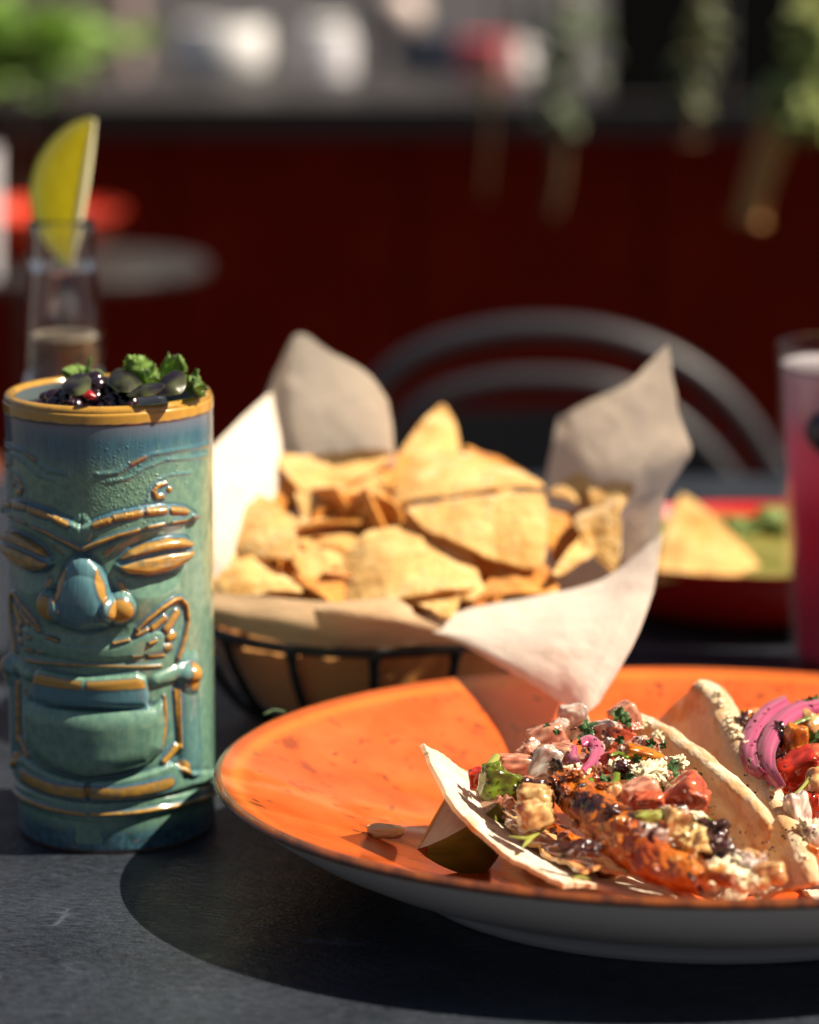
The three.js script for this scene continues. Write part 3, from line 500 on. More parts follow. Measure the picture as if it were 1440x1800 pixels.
// ---------------------------------------------------------------- orange plate
const PC = V(0.1004, TT, -0.929), PA_ = 0.166, PB_ = 0.132;
const plateH = (t) => 0.0105 + 0.0295 * Math.pow(clamp((t - 0.42) / 0.58), 1.45) + 0.0006 * t;
const plateY = (x, z) => TT + plateH(Math.min(1, Math.hypot((x - PC.x) / PA_, (z - PC.z) / PB_)));
function onPlate(px, py, lift = 0) { let lo = 0.6, hi = 1.15; const r = ray(px, py); for (let k = 0; k < 400; k++) { const d = lo + (hi - lo) * k / 400, p = CAM.clone().addScaledVector(r, d / -r.z); if (p.y < plateY(p.x, p.z) + lift) return p; } return atY(px, py, TT + 0.02); }
const fd = (px, py) => -onPlate(px, py).z;                 // distance at which a line of sight meets the plate
{
  const t = thing('orange_plate', 'oval speckled orange stoneware plate holding the tacos', 'plate', PC.toArray());
  const surf = (prof, n, seg, dx = 0) => {                  // prof: list of [t (share of the rim), height, extra metres outwards]
    const pos = [], uv = [], idx = [];
    prof.forEach(([tt, h, e = 0]) => { for (let i = 0; i <= seg; i++) { const a = i / seg * Math.PI * 2, x = Math.cos(a) * (PA_ * tt + e), z = Math.sin(a) * (PB_ * tt + e), wob = 1 + 0.004 * tt * Math.sin(a * 3 + 1); pos.push(x * wob, h + 0.0006 * tt * Math.sin(2 * a + 0.5), z * wob); uv.push(x / 0.36 + 0.5, z / 0.36 + 0.5); } });
    for (let j = 0; j < prof.length - 1; j++) for (let i = 0; i < seg; i++) { const a = j * (seg + 1) + i, b = a + 1, c = a + seg + 2, d = a + seg + 1; idx.push(a, b, c, a, c, d); }
    const g = geoOf(pos, idx, uv), nn = g.attributes.normal;
    for (let j = 0; j < prof.length; j++) { const a = j * (seg + 1), b = a + seg, v = V(nn.getX(a) + nn.getX(b), nn.getY(a) + nn.getY(b), nn.getZ(a) + nn.getZ(b)).normalize(); nn.setXYZ(a, v.x, v.y, v.z); nn.setXYZ(b, v.x, v.y, v.z); }
    return g;
  };
  const rs = rngOf(5), specks = [];
  for (let i = 0; i < 900; i++) { const a = rs() * Math.PI * 2, q = Math.sqrt(rs()), big = rs() < 0.07; specks.push([0.5 + Math.cos(a) * q * 0.45, 0.5 + Math.sin(a) * q * 0.37, (big ? 0.0013 + rs() * 0.0018 : 0.0005 + rs() * 0.0009) / 0.36, rs() * 6, 0.5 + rs() * 2.2, 0.35 + 0.6 * rs()]); }
  const NS = 1400, sp = new Float32Array(NS * NS);
  for (const [u, v, r, ro, st, k] of specks) { const m = Math.ceil(r * st * NS) + 1, ci = Math.round(u * NS), cj = Math.round(v * NS), c = Math.cos(ro), s = Math.sin(ro); for (let j = -m; j <= m; j++) for (let i = -m; i <= m; i++) { const x = (i * c + j * s) / NS / (r * st), y = (-i * s + j * c) / NS / r, e = Math.hypot(x, y) + 0.7 * n3((ci + i) * 0.11, (cj + j) * 0.11, k * 9); if (e < 1 && ci + i >= 0 && ci + i < NS && cj + j >= 0 && cj + j < NS) { const q = (cj + j) * NS + ci + i; sp[q] = Math.max(sp[q], k * ss(1, 0.7, e)); } } }
  const pm = tex(NS, NS, (u, v, i, j) => {
    const x = (u - 0.5) * 0.36, z = (v - 0.5) * 0.36, tt = Math.hypot(x / PA_, z / PB_), n = fbm(u * 22, v * 22, 3, 4), f = fbm(u * 260, v * 260, 6, 2);
    let c = [0.60 + 0.12 * n, 0.098 + 0.06 * n + 0.02 * f, 0.012 + 0.02 * n]; c = mix3(c, [0.62, 0.20, 0.06], 0.14 * ss(0.05, 0.4, fbm(u * 9, v * 9, 12, 3)));
    c = mix3(c, [0.10, 0.035, 0.008], sp[j * NS + i]); c = mix3(c, [0.34, 0.07, 0.006], ss(0.955, 0.985, tt + 0.012 * fbm(u * 40, v * 40, 1, 2))); return mix3(c, [0.55, 0.19, 0.02], 0.6 * ss(0.93, 0.955, tt) * ss(0.975, 0.955, tt));
  });
  const pb = tex(512, 512, (u, v) => 0.5 + 0.5 * fbm(u * 60, v * 60, 2, 3), false);
  const inside = []; for (let i = 0; i <= 60; i++) { const tt = i / 60 * 0.985; inside.push([Math.max(0.001, tt), plateH(tt)]); }
  mesh('glazed_well', surf(inside, 0, 160), std('orange stoneware glaze', [1, 1, 1], { map: pm, bumpMap: pb, bumpScale: 0.00018, roughness: 0.28, clearcoat: 0.9, clearcoatRoughness: 0.07 }), t);
  const hr = plateH(0.985), lip = []; for (let i = 0; i <= 10; i++) { const a = Math.PI * i / 10; lip.push([0.985 + 0.0, hr - 0.00165 + 0.00165 * Math.cos(a), 0.0026 * Math.sin(a)]); }
  const lm = tex(512, 64, (u, v) => { const n = fbm(u * 60, v * 8, 2, 4); return mix3([0.26, 0.065, 0.008], [0.055, 0.016, 0.005], clamp(0.5 + n * 1.8)); });
  mesh('rim', surf(lip, 0, 160), std('brown rim glaze', [1, 1, 1], { map: lm, roughness: 0.22, clearcoat: 0.9, clearcoatRoughness: 0.06 }), t);
  const under = [[0.985, hr - 0.0033], [0.97, hr - 0.0052], [0.93, 0.0290], [0.86, 0.0215], [0.78, 0.0150], [0.70, 0.0102], [0.645, 0.0078], [0.625, 0.0066], [0.615, 0.0030], [0.605, 0.0004], [0.590, 0], [0.575, 0.0004], [0.565, 0.0040], [0.30, 0.0050], [0.001, 0.0050]];
  mesh('underside', surf(under, 0, 160), std('white stoneware', [0.52, 0.50, 0.48], { roughness: 0.42, clearcoat: 0.3, clearcoatRoughness: 0.2 }), t);
}

// ---------------------------------------------------------------- wire basket and its paper
const BD = 1.13, BX = at(650, 900, BD).x, RIMH = 0.045, RB = 0.0725;
{
  const b = thing('wire_basket', 'round black wire basket holding the chips', 'basket', [BX, TT, -BD]);
  const ring = (r, y, k) => new THREE.TorusGeometry(r, k, 12, 96).rotateX(Math.PI / 2).translate(0, y, 0);
  mesh('rim', ring(RB, RIMH, 0.0022), M.black, b); mesh('base_ring', ring(0.043, 0.0022, 0.0022), M.black, b); mesh('base_ring', ring(0.022, 0.002, 0.0016), M.black, b);
  for (let i = 0; i < 14; i++) { const a = (i + 0.42) / 14 * Math.PI * 2, q = (r, y) => V(Math.cos(a) * r, y, Math.sin(a) * r); mesh('wire', tube([q(RB, RIMH), q(RB - 0.004, 0.032), q(0.056, 0.012), q(0.044, 0.003), q(0.022, 0.002)], 20, 8, (t) => 0.0019 + 0.0011 * ss(0.14, 0.0, t)), M.black, b); }
}
const paperMap = tex(512, 512, (u, v) => { const n = fbm(u * 6, v * 6, 2, 4), f = fbm(u * 70, v * 70, 5, 3), k = 1 + 0.08 * n + 0.07 * f, oil = ss(0.1, 0.4, fbm(u * 4, v * 4, 9, 3)) * 0.18; return mix3([0.83 * k, 0.74 * k, 0.62 * k], [0.62, 0.48, 0.31], oil); });
const paperBump = tex(512, 512, (u, v) => 0.5 + 0.4 * fbm(u * 7, v * 7, 1, 3) + 0.2 * fbm(u * 60, v * 60, 2, 2), false);
const paperM = std('greaseproof paper', [1, 1, 1], { map: paperMap, bumpMap: paperBump, bumpScale: 0.0012, roughness: 0.95, transmission: 0.36, thickness: 0 });
const paperShade = std('shade tinted oily paper', [0.74, 0.56, 0.37], { map: paperMap, bumpMap: paperBump, bumpScale: 0.0012, roughness: 0.95, transmission: 0.2, thickness: 0 }), paperOil = std('oily chip glow paper', [1, 0.58, 0.24], { map: paperMap, roughness: 0.95, transmission: 0.6, thickness: 0 });  // tan tint carries the rim shade and warm bounce over slight oil stain
{
  const t = thing('paper_liner', 'cream greaseproof paper sheet lining the chip basket, corners standing up', 'paper', [BX, TT, -BD]);
  const flap = (name, rows, nu = 40, nv = 40, crease = 0.0011, label) => { const r = rows.map((a) => a.map(([px, py, d]) => at(px, py, d))); const m = mesh(name, local(sheet(r, nu, nv, 0.00022, { us: 1, vs: 1, single: true, bump: (u, v, p) => crease * (1.3 * fbm(p.x * 38, p.y * 38, p.z * 38, 3) - 1.5 * Math.abs(fbm(p.x * 30 + 5, p.y * 30, p.z * 30, 2)) - 0.5 * Math.abs(n3(p.x * 95, p.y * 95, p.z * 95 + 4))) }), t), paperM, t); if (label) m.userData.label = label; return m; };
  flap('corner_flap', [
    [[470, 688, 1.205], [520, 588, 1.208], [585, 620, 1.188], [645, 652, 1.166], [684, 702, 1.150]],
    [[462, 730, 1.195], [500, 680, 1.214], [578, 695, 1.194], [650, 712, 1.172], [692, 760, 1.156]],
    [[470, 800, 1.175], [505, 780, 1.214], [580, 780, 1.196], [650, 785, 1.176], [696, 810, 1.160]],
    [[490, 900, 1.160], [520, 890, 1.200], [590, 890, 1.188], [650, 890, 1.172], [700, 900, 1.158]]], 46, 46, 0.0012, 'tall back corner of the paper, in shade');
  flap('left_flap', [
    [[300, 870, 1.10], [368, 792, 1.125], [425, 735, 1.16], [476, 690, 1.195]],
    [[318, 930, 1.085], [375, 860, 1.11], [432, 805, 1.14], [492, 770, 1.17]],
    [[330, 985, 1.075], [385, 940, 1.09], [440, 880, 1.12], [500, 850, 1.15]],
    [[345, 1070, 1.085], [395, 1060, 1.085], [450, 1010, 1.11], [510, 940, 1.14]]]);
  flap('right_flap', [
    [[985, 735, 1.215], [1030, 708, 1.203], [1112, 668, 1.180], [1174, 604, 1.150]],
    [[968, 800, 1.210], [1030, 775, 1.203], [1112, 745, 1.178], [1200, 742, 1.118]],
    [[958, 870, 1.200], [1030, 858, 1.196], [1105, 835, 1.176], [1218, 795, 1.108]],
    [[952, 950, 1.175], [1015, 945, 1.170], [1085, 930, 1.150], [1172, 872, 1.092]],
    [[960, 1060, 1.12], [1020, 1050, 1.11], [1090, 1020, 1.10], [1164, 950, 1.075]]], 46, 46, 0.0016);
  flap('front_flap', [
    [[660, 1088, 1.062], [800, 1073, 1.064], [930, 1050, 1.068], [1055, 1020, 1.07], [1166, 940, 1.078]],
    [[735, 1104, 1.054], [850, 1108, 1.048], [950, 1108, 1.040], [1052, 1096, 1.034], [1148, 1040, 1.044]],
    [[810, 1130, 1.046], [895, 1155, 1.032], [968, 1172, 1.018], [1035, 1176, 1.006], [1112, 1136, 1.01]],
    [[890, 1175, 1.034], [945, 1208, 1.016], [995, 1240, 0.998], [1030, 1252, 0.984], [1052, 1238, 0.984]]], 60, 44, 0.0008, 'bright front corner of the paper hanging over the orange plate');
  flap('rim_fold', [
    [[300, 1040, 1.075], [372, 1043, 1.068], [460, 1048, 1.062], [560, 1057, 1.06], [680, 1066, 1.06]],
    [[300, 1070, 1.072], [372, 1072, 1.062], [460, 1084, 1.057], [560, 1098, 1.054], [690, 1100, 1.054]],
    [[310, 1090, 1.075], [372, 1094, 1.064], [460, 1120, 1.058], [560, 1136, 1.056], [700, 1140, 1.056]]], 50, 14, 0.0006, 'shade tinted tan strip of paper folded over the front rim').material = paperShade;
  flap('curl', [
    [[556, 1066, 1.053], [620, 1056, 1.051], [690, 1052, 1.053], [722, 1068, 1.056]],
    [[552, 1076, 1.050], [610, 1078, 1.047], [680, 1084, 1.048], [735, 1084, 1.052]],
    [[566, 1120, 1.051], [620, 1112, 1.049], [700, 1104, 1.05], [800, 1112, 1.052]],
    [[574, 1138, 1.054], [640, 1136, 1.053], [720, 1134, 1.053], [860, 1130, 1.054]]], 40, 20, 0.0004).material = paperShade;
  // the part that lies inside the wires, seen through them
  const bowl = []; const prof = [[0.0705, 0.047], [0.066, 0.035], [0.056, 0.0165], [0.043, 0.006], [0.001, 0.0055]];
  const seg = 72, pos = [], uv = [], idx = []; prof.forEach(([r, y], j) => { for (let i = 0; i <= seg; i++) { const a = i / seg * Math.PI * 2, q = r - 0.0022 * (0.5 + n3(Math.cos(a) * 4, Math.sin(a) * 4, j)); pos.push(Math.cos(a) * q, y, Math.sin(a) * q); uv.push(i / seg * 3, j / 4); } });
  for (let j = 0; j < 4; j++) for (let i = 0; i < seg; i++) { const a = j * (seg + 1) + i; idx.push(a, a + 1, a + seg + 2, a, a + seg + 2, a + seg + 1); }
  mesh('lining', geoOf(pos, idx, uv), paperOil, t);  // orange tint carries the glow of the chips through the oily paper
}

// ---------------------------------------------------------------- chips: one thing each
const chipMap = tex(512, 512, (u, v) => { const n = fbm(u * 5, v * 5, 3, 4), f = fbm(u * 40, v * 40, 5, 3), bl = ss(0.12, 0.34, fbm(u * 13, v * 13, 8, 3)), sp = ss(0.34, 0.42, n3(u * 70, v * 70, 4)); let c = mix3([0.74, 0.41, 0.09], [0.88, 0.62, 0.23], clamp(0.5 + n * 1.6 + f * 0.7)); c = mix3(c, [0.88, 0.72, 0.38], bl * 0.65); c = mix3(c, [0.62, 0.28, 0.04], ss(0.08, 0.34, fbm(u * 9 + 3, v * 9, 15, 4)) * 0.45); return mix3(c, [0.38, 0.17, 0.03], sp * 0.5); });
const chipBump = tex(512, 512, (u, v) => 0.4 + 0.5 * fbm(u * 12, v * 12, 8, 4) + 0.3 * ss(0.1, 0.3, fbm(u * 26, v * 26, 3, 2)), false);
const chipM = std('corn chip', [1, 1, 1], { map: chipMap, bumpMap: chipBump, bumpScale: 0.0014, roughness: 0.95, transmission: 0.34, thickness: 0 });
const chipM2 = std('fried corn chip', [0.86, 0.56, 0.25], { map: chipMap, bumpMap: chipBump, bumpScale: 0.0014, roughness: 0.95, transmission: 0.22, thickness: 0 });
const heap = (px, py) => 1.072 + (1050 - py) * 0.00036;
function chip(label, pts, o = {}) {                         // pts: three corners [px, py, offset from the heap's face]
  const C = pts.map(([px, py, e = 0]) => at(px, py, (o.heap ?? heap)(px, py) + e)), n = C[1].clone().sub(C[0]).cross(C[2].clone().sub(C[0])).normalize(); if (n.dot(CAM.clone().sub(C[0])) < 0) n.negate();
  const cen = C[0].clone().add(C[1]).add(C[2]).multiplyScalar(1 / 3), size = Math.max(C[0].distanceTo(C[1]), C[1].distanceTo(C[2]), C[2].distanceTo(C[0])), bow = o.bow ?? [0.1, 0.1, 0.1], NN = 22, id = new Map(), P = [], UV = [];
  const ax = C[(o.axis ?? 0)].clone().sub(C[((o.axis ?? 0) + 1) % 3]).normalize(), cross = n.clone().cross(ax), sd = o.seed ?? label.length * 1.7;
  for (let i = 0; i <= NN; i++) for (let j = 0; j <= NN - i; j++) {
    const b = [i / NN, j / NN, (NN - i - j) / NN], p = V(0, 0, 0), cut = 0.07;
    for (let k = 0; k < 3; k++) { const x = Math.max(0, b[k] - (1 - cut)) * 0.6; b[k] -= x; b[(k + 1) % 3] += x / 2; b[(k + 2) % 3] += x / 2; }
    for (let k = 0; k < 3; k++) p.addScaledVector(C[k], b[k]);
    for (let k = 0; k < 3; k++) { const out = C[(k + 1) % 3].clone().add(C[(k + 2) % 3]).multiplyScalar(0.5).sub(C[k]).normalize(); p.addScaledVector(out, bow[k] * size * 4 * b[(k + 1) % 3] * b[(k + 2) % 3] * (1 - b[k])); }
    const e = p.clone().sub(cen), x = e.dot(cross) / (size / 2), y = e.dot(ax) / (size / 2);
    p.addScaledVector(n, size * ((o.curl ?? 0.1) * (0.4 - x * x) + (o.twist ?? 0.04) * x * y + 0.035 * fbm(x * 1.6 + sd, y * 1.6, sd, 3) * 2));
    const edge = Math.min(...b); if (edge < 0.001) p.addScaledVector(e.normalize(), 0.0009 * n3(x * 9, y * 9, sd));
    id.set(i + ',' + j, P.length); P.push(p); UV.push(x * 0.28 + 0.5 + sd * 0.13, y * 0.28 + 0.5 + sd * 0.07);
  }
  const tri = []; for (let i = 0; i < NN; i++) for (let j = 0; j < NN - i; j++) { tri.push([id.get(i + ',' + j), id.get(i + 1 + ',' + j), id.get(i + ',' + (j + 1))]); if (j < NN - i - 1) tri.push([id.get(i + 1 + ',' + j), id.get(i + 1 + ',' + (j + 1)), id.get(i + ',' + (j + 1))]); }
  const th = 0.00055, pos = [], uv = [], idx = [], m = P.length, f0 = P[tri[0][1]].clone().sub(P[tri[0][0]]).cross(P[tri[0][2]].clone().sub(P[tri[0][0]])).dot(n) > 0;
  for (const s of [1, -1]) P.forEach((p, k) => { const q = p.clone().addScaledVector(n, s * th); pos.push(q.x, q.y, q.z); uv.push(UV[k * 2], UV[k * 2 + 1]); });
  for (const [a, b, c] of tri) f0 ? idx.push(a, b, c, m + a, m + c, m + b) : idx.push(a, c, b, m + a, m + b, m + c);
  const ring = []; for (let i = 0; i < NN; i++) ring.push(id.get(i + ',0')); for (let i = NN; i > 0; i--) ring.push(id.get(i + ',' + (NN - i))); for (let j = NN; j > 0; j--) ring.push(id.get('0,' + j));
  const base = pos.length / 3; ring.forEach((k) => { for (const q of [k, m + k]) { pos.push(pos[q * 3], pos[q * 3 + 1], pos[q * 3 + 2]); uv.push(uv[q * 2], uv[q * 2 + 1]); } });
  for (let i = 0; i < ring.length; i++) { const a = base + 2 * i, b = base + 2 * ((i + 1) % ring.length); idx.push(a, a + 1, b, b, a + 1, b + 1); }
  const g = geoOf(pos, idx, uv), me = mesh('tortilla_chip', g.translate(-cen.x, -cen.y, -cen.z), o.mat ?? chipM); me.position.copy(cen); tag(me, label, 'chip', o.group ?? 'tortilla chips heaped in the basket'); return me;
}
chip('large pale chip lying foremost in the middle of the basket heap', [[572, 1012, -0.006], [772, 912, -0.002], [838, 1046, -0.008]], { bow: [0.10, 0.20, 0.12], curl: 0.16, axis: 1 });
chip('broad chip leaning behind the foremost pale chip, left of centre', [[506, 950, 0.004], [660, 848, 0.010], [640, 1010, 0.006]], { bow: [0.16, 0.10, 0.12], curl: 0.14 });
chip('wide chip lying along the back of the heap under the tall back paper corner', [[484, 802, 0.0], [700, 800, 0.004], [560, 880, -0.004]], { bow: [0.05, 0.08, 0.02], curl: 0.07 });
chip('big bent chip on top of the heap at the right, upper of two', [[690, 880, -0.004], [790, 798, 0.002], [965, 868, -0.008]], { bow: [0.08, 0.02, 0.10], curl: 0.12, axis: 1 });
chip('broad sunlit chip at right of centre, lower of the two big ones', [[708, 895, -0.012], [958, 872, -0.022], [950, 992, -0.018]], { bow: [0.03, 0.14, 0.03], curl: 0.12, axis: 0 });
chip('upright pointed chip standing highest at the back of the heap', [[694, 824, 0.012], [774, 724, 0.022], [806, 818, 0.018]], { bow: [0.08, 0.02, 0.04], curl: 0.2 });
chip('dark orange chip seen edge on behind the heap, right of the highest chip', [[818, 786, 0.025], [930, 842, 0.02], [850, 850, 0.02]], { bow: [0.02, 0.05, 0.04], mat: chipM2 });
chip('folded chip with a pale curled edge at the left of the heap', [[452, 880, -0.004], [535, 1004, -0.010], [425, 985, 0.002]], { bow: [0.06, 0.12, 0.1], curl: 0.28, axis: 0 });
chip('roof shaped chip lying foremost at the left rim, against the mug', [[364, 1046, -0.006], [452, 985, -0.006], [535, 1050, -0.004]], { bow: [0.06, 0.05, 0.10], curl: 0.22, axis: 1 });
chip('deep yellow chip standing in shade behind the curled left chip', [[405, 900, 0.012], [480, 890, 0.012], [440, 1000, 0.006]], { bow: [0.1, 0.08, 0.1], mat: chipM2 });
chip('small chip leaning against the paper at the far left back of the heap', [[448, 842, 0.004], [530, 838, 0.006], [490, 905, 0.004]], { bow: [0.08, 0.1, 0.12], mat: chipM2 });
chip('small sunlit chip behind the broad left chip, below the wide back chip', [[520, 860, -0.002], [610, 845, -0.002], [555, 930, 0.004]], { bow: [0.1, 0.1, 0.1] });
chip('chip tilted up at the right side of the heap against the right paper flap', [[962, 868, 0.008], [1010, 836, 0.006], [1082, 905, 0.002]], { bow: [0.08, 0.08, 0.04], curl: 0.16 });
chip('flat chip farthest right in the heap, touching the right paper flap', [[1040, 850, -0.004], [1118, 858, -0.016], [1066, 920, -0.010]], { bow: [0.06, 0.08, 0.1] });
chip('narrow wedge chip standing on edge at the right, in front of the right paper flap', [[966, 1020, -0.010], [1092, 888, 0.004], [1040, 985, -0.004]], { bow: [0.0, 0.1, 0.06], curl: 0.12 });
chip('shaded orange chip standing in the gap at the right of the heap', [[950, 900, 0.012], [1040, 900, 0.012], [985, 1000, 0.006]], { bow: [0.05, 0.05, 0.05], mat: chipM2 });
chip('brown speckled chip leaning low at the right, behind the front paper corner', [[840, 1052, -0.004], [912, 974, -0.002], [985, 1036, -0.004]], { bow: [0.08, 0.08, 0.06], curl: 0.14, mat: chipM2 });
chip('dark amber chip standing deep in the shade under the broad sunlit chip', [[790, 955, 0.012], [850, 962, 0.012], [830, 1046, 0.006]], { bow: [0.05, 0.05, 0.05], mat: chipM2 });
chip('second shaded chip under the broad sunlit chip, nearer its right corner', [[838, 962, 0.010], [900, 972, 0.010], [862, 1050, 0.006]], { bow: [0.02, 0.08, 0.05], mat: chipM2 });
chip('small broken chip between the foremost pale chip and the shaded gap', [[818, 1000, -0.006], [852, 1040, -0.006], [815, 1056, -0.008]], { bow: [0.1, 0.1, 0.1] });
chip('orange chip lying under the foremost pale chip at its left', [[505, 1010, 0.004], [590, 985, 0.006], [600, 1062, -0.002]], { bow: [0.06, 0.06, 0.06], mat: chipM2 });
chip('pale chip half hidden under the roof shaped chip at the left rim', [[380, 975, 0.012], [440, 950, 0.014], [440, 1040, 0.004]], { bow: [0.08, 0.08, 0.08] });
chip('chip lying behind the upper big chip, right of the highest chip', [[800, 815, 0.016], [930, 840, 0.012], [840, 900, 0.010]], { bow: [0.05, 0.06, 0.05] });
chip('chip lying farthest left in the heap, close to the mug', [[372, 940, 0.006], [440, 905, 0.010], [430, 1005, 0.0]], { bow: [0.08, 0.1, 0.08], curl: 0.2 });
chip('curled pale chip against the bright left paper flap', [[400, 880, 0.016], [470, 858, 0.014], [452, 930, 0.008]], { bow: [0.1, 0.1, 0.1], curl: 0.24 });
chip('tilted chip between the wide back chip and the highest chip', [[640, 838, 0.012], [716, 800, 0.014], [712, 884, 0.006]], { bow: [0.08, 0.06, 0.06], curl: 0.14, mat: chipM2 });
chip('large chip leaning over the right rim inside the right paper flap', [[1010, 905, -0.002], [1094, 876, -0.016], [1070, 985, -0.014]], { bow: [0.08, 0.1, 0.08], curl: 0.18 });
chip('pale chip lying low between the foremost chip and the front paper corner', [[700, 1050, -0.004], [812, 1030, -0.006], [790, 1082, -0.010]], { bow: [0.06, 0.06, 0.08], curl: 0.1 });
chip('half hidden chip in the hollow at the left of the heap, behind the curled chip', [[470, 900, 0.008], [548, 905, 0.010], [520, 985, 0.004]], { bow: [0.08, 0.08, 0.08], curl: 0.15 });
chip('chip lying flat at the back left, below the tall back paper corner', [[455, 838, 0.020], [560, 850, 0.018], [500, 900, 0.012]], { bow: [0.08, 0.08, 0.08], curl: 0.12 });
chip('broad pale chip filling the left front of the heap, right of the roof shaped chip', [[500, 955, 0.006], [585, 935, 0.006], [560, 1035, -0.002]], { bow: [0.08, 0.1, 0.1], curl: 0.16 });
// the rest of the heap, under the chips that show
{
  const pos = [], S = new THREE.Mesh(); const gs = []; const rc = rngOf(21);
  for (let i = 0; i < 130; i++) { const a = rc() * 6.28, q = Math.sqrt(rc()) * 0.050, y = 0.030 + rc() * (0.060 * (1 - q / 0.075) + 0.004), w = 0.018, g = sheet([[V(-w, 0, -w), V(0, 0.004, -w), V(w, 0, -w * 0.6)], [V(-w, 0.002, 0), V(0, 0.006, 0), V(w, 0.002, 0)], [V(-w * 0.4, 0, w), V(0, 0.003, w), V(w * 0.3, 0, w)]], 5, 5, 0.0016); g.rotateX(rc() * 3).rotateY(rc() * 6).rotateZ(rc() * 3); g.translate(Math.cos(a) * q, y, Math.sin(a) * q); gs.push(g); }
  const m = mesh('chip_heap', mergeGeometries(gs), chipM2); m.position.set(BX, TT, -BD); tag(m, 'mass of tortilla chips filling the basket under the ones on top', 'chips', null, 'stuff');
}

// ---------------------------------------------------------------- tacos
const tortMap = tex(1024, 1024, (u, v) => { const n = fbm(u * 6, v * 6, 3, 4), f = fbm(u * 60, v * 60, 4, 3), t = ss(0.10, 0.34, fbm(u * 8, v * 8, 7, 4)), ch = ss(0.30, 0.42, fbm(u * 22, v * 22, 13, 3)); let c = mix3([0.76, 0.63, 0.42], [0.84, 0.75, 0.58], clamp(0.5 + n * 1.4 + f * 0.4)); c = mix3(c, [0.66, 0.40, 0.13], t * 0.75); return mix3(c, [0.22, 0.11, 0.04], ch * 0.8); });
const tortMapO = tex(1024, 1024, (u, v) => { const n = fbm(u * 5, v * 5, 3, 4), f = fbm(u * 50, v * 50, 4, 3), t = ss(-0.12, 0.25, fbm(u * 7, v * 7, 7, 4)), ch = ss(0.30, 0.40, fbm(u * 22, v * 22, 13, 3)); let c = mix3([0.76, 0.60, 0.36], [0.82, 0.70, 0.48], clamp(0.5 + n + f * 0.6)); c = mix3(c, [0.66, 0.34, 0.07], t * 0.8); return mix3(c, [0.30, 0.13, 0.04], ch * 0.6); });
const tortBump = tex(512, 512, (u, v) => 0.5 + 0.5 * fbm(u * 18, v * 18, 8, 4), false);
const tortM = std('flour tortilla', [1, 1, 1], { map: tortMap, vertexColors: true, bumpMap: tortBump, bumpScale: 0.0012, roughness: 0.95, transmission: 0.42, thickness: 0 });
const tortO = std('sauced tortilla', [1, 1, 1], { map: tortMapO, vertexColors: true, bumpMap: tortBump, bumpScale: 0.0014, roughness: 0.95, clearcoat: 0.35, clearcoatRoughness: 0.3, transmission: 0.42, thickness: 0 });
const toP = (rows) => rows.map((a) => a.map(([px, py, d]) => at(px, py, d)));
const wet = (name, c, o = {}) => std(name, c, { roughness: 0.2, clearcoat: 0.8, clearcoatRoughness: 0.08, transmission: 0.35, thickness: 0.01, ior: 1.36, attenuationColor: rgb(...c.map((x) => Math.min(0.98, Math.sqrt(x) * 1.05))), attenuationDistance: 0.008, vertexColors: true, ...o });
const pulp = (a, b) => tex(128, 128, (u, v) => { const n = fbm(u * 6, v * 6, a[0] * 9, 4); return mix3(a, b, clamp(0.5 + n * 2)); });
const food = {
  tomato: wet('tomato flesh', [0.80, 0.19, 0.075], { vertexColors: true }), pale: wet('pale tomato', [0.86, 0.42, 0.26], { vertexColors: true }), red: wet('red tomato skin', [0.62, 0.045, 0.014], { transmission: 0.2, vertexColors: true }),
  onion: wet('white onion', [0.95, 0.88, 0.76], { transmission: 0.4, attenuationColor: rgb(0.96, 0.88, 0.78) }), pink: std('pickled onion', [1, 1, 1], { vertexColors: true, roughness: 0.95, transmission: 0.35, thickness: 0, clearcoat: 0.9, clearcoatRoughness: 0.1 }), pepper: wet('orange pepper', [0.80, 0.28, 0.015]),
  green: wet('green chilli', [0.17, 0.23, 0.012], { transmission: 0.25 }), lightgreen: wet('pale green', [0.46, 0.50, 0.10], { transmission: 0.4 }),
  herb: std('green herb', [0.030, 0.095, 0.012], { roughness: 0.95, clearcoat: 0.4, clearcoatRoughness: 0.25, transmission: 0.2, thickness: 0 }),
  char: std('charred glaze', [0.050, 0.013, 0.006], { roughness: 0.14, clearcoat: 1, clearcoatRoughness: 0.1 }),
  cheese: std('crumbled cheese', [0.72, 0.62, 0.40], { roughness: 0.75 }),
  corn: wet('sauced chunk', [0.80, 0.52, 0.20], { transmission: 0.25 }),
  sauce: wet('creamy sauce', [0.72, 0.40, 0.14], { transmission: 0.15 }),
};
const fleshCol = (sd) => (x, y, z) => { const n = fbm(x * 1.7 + sd, y * 1.7, z * 1.7, 4), l = 0.5 + 0.5 * Math.sin(x * 7 + n * 9 + sd), k = clamp(0.80 + n * 0.8 + (l - 0.5) * 0.16, 0.45, 1.1); return [k, k * clamp(0.86 + n * 0.9, 0.55, 1.15), k * clamp(0.84 + n, 0.5, 1.15)]; };
const chunkG = [1, 2, 3, 4, 15, 16].map((s) => lump(1, 1, 1, { n: 12, e: 7, amp: 0.20, f: 1.0, seed: s, oct: 4, color: fleshCol(s) })), softG = [5, 6, 7, 17, 18].map((s) => lump(1, 1, 1, { n: 12, e: 3.6, amp: 0.30, f: 1.2, seed: s, oct: 4, color: fleshCol(s) })), crumbG = [8, 9, 10].map((s) => lump(1, 1, 1, { n: 10, e: 3, amp: 0.7, f: 2.2, seed: s, oct: 5 }));
const rf = rngOf(99), fr = (a, b) => a + (b - a) * rf();
const fillD = (py) => 0.945 - (py - 1250) * 0.00038;        // the filling's face, from the back of the taco to the front
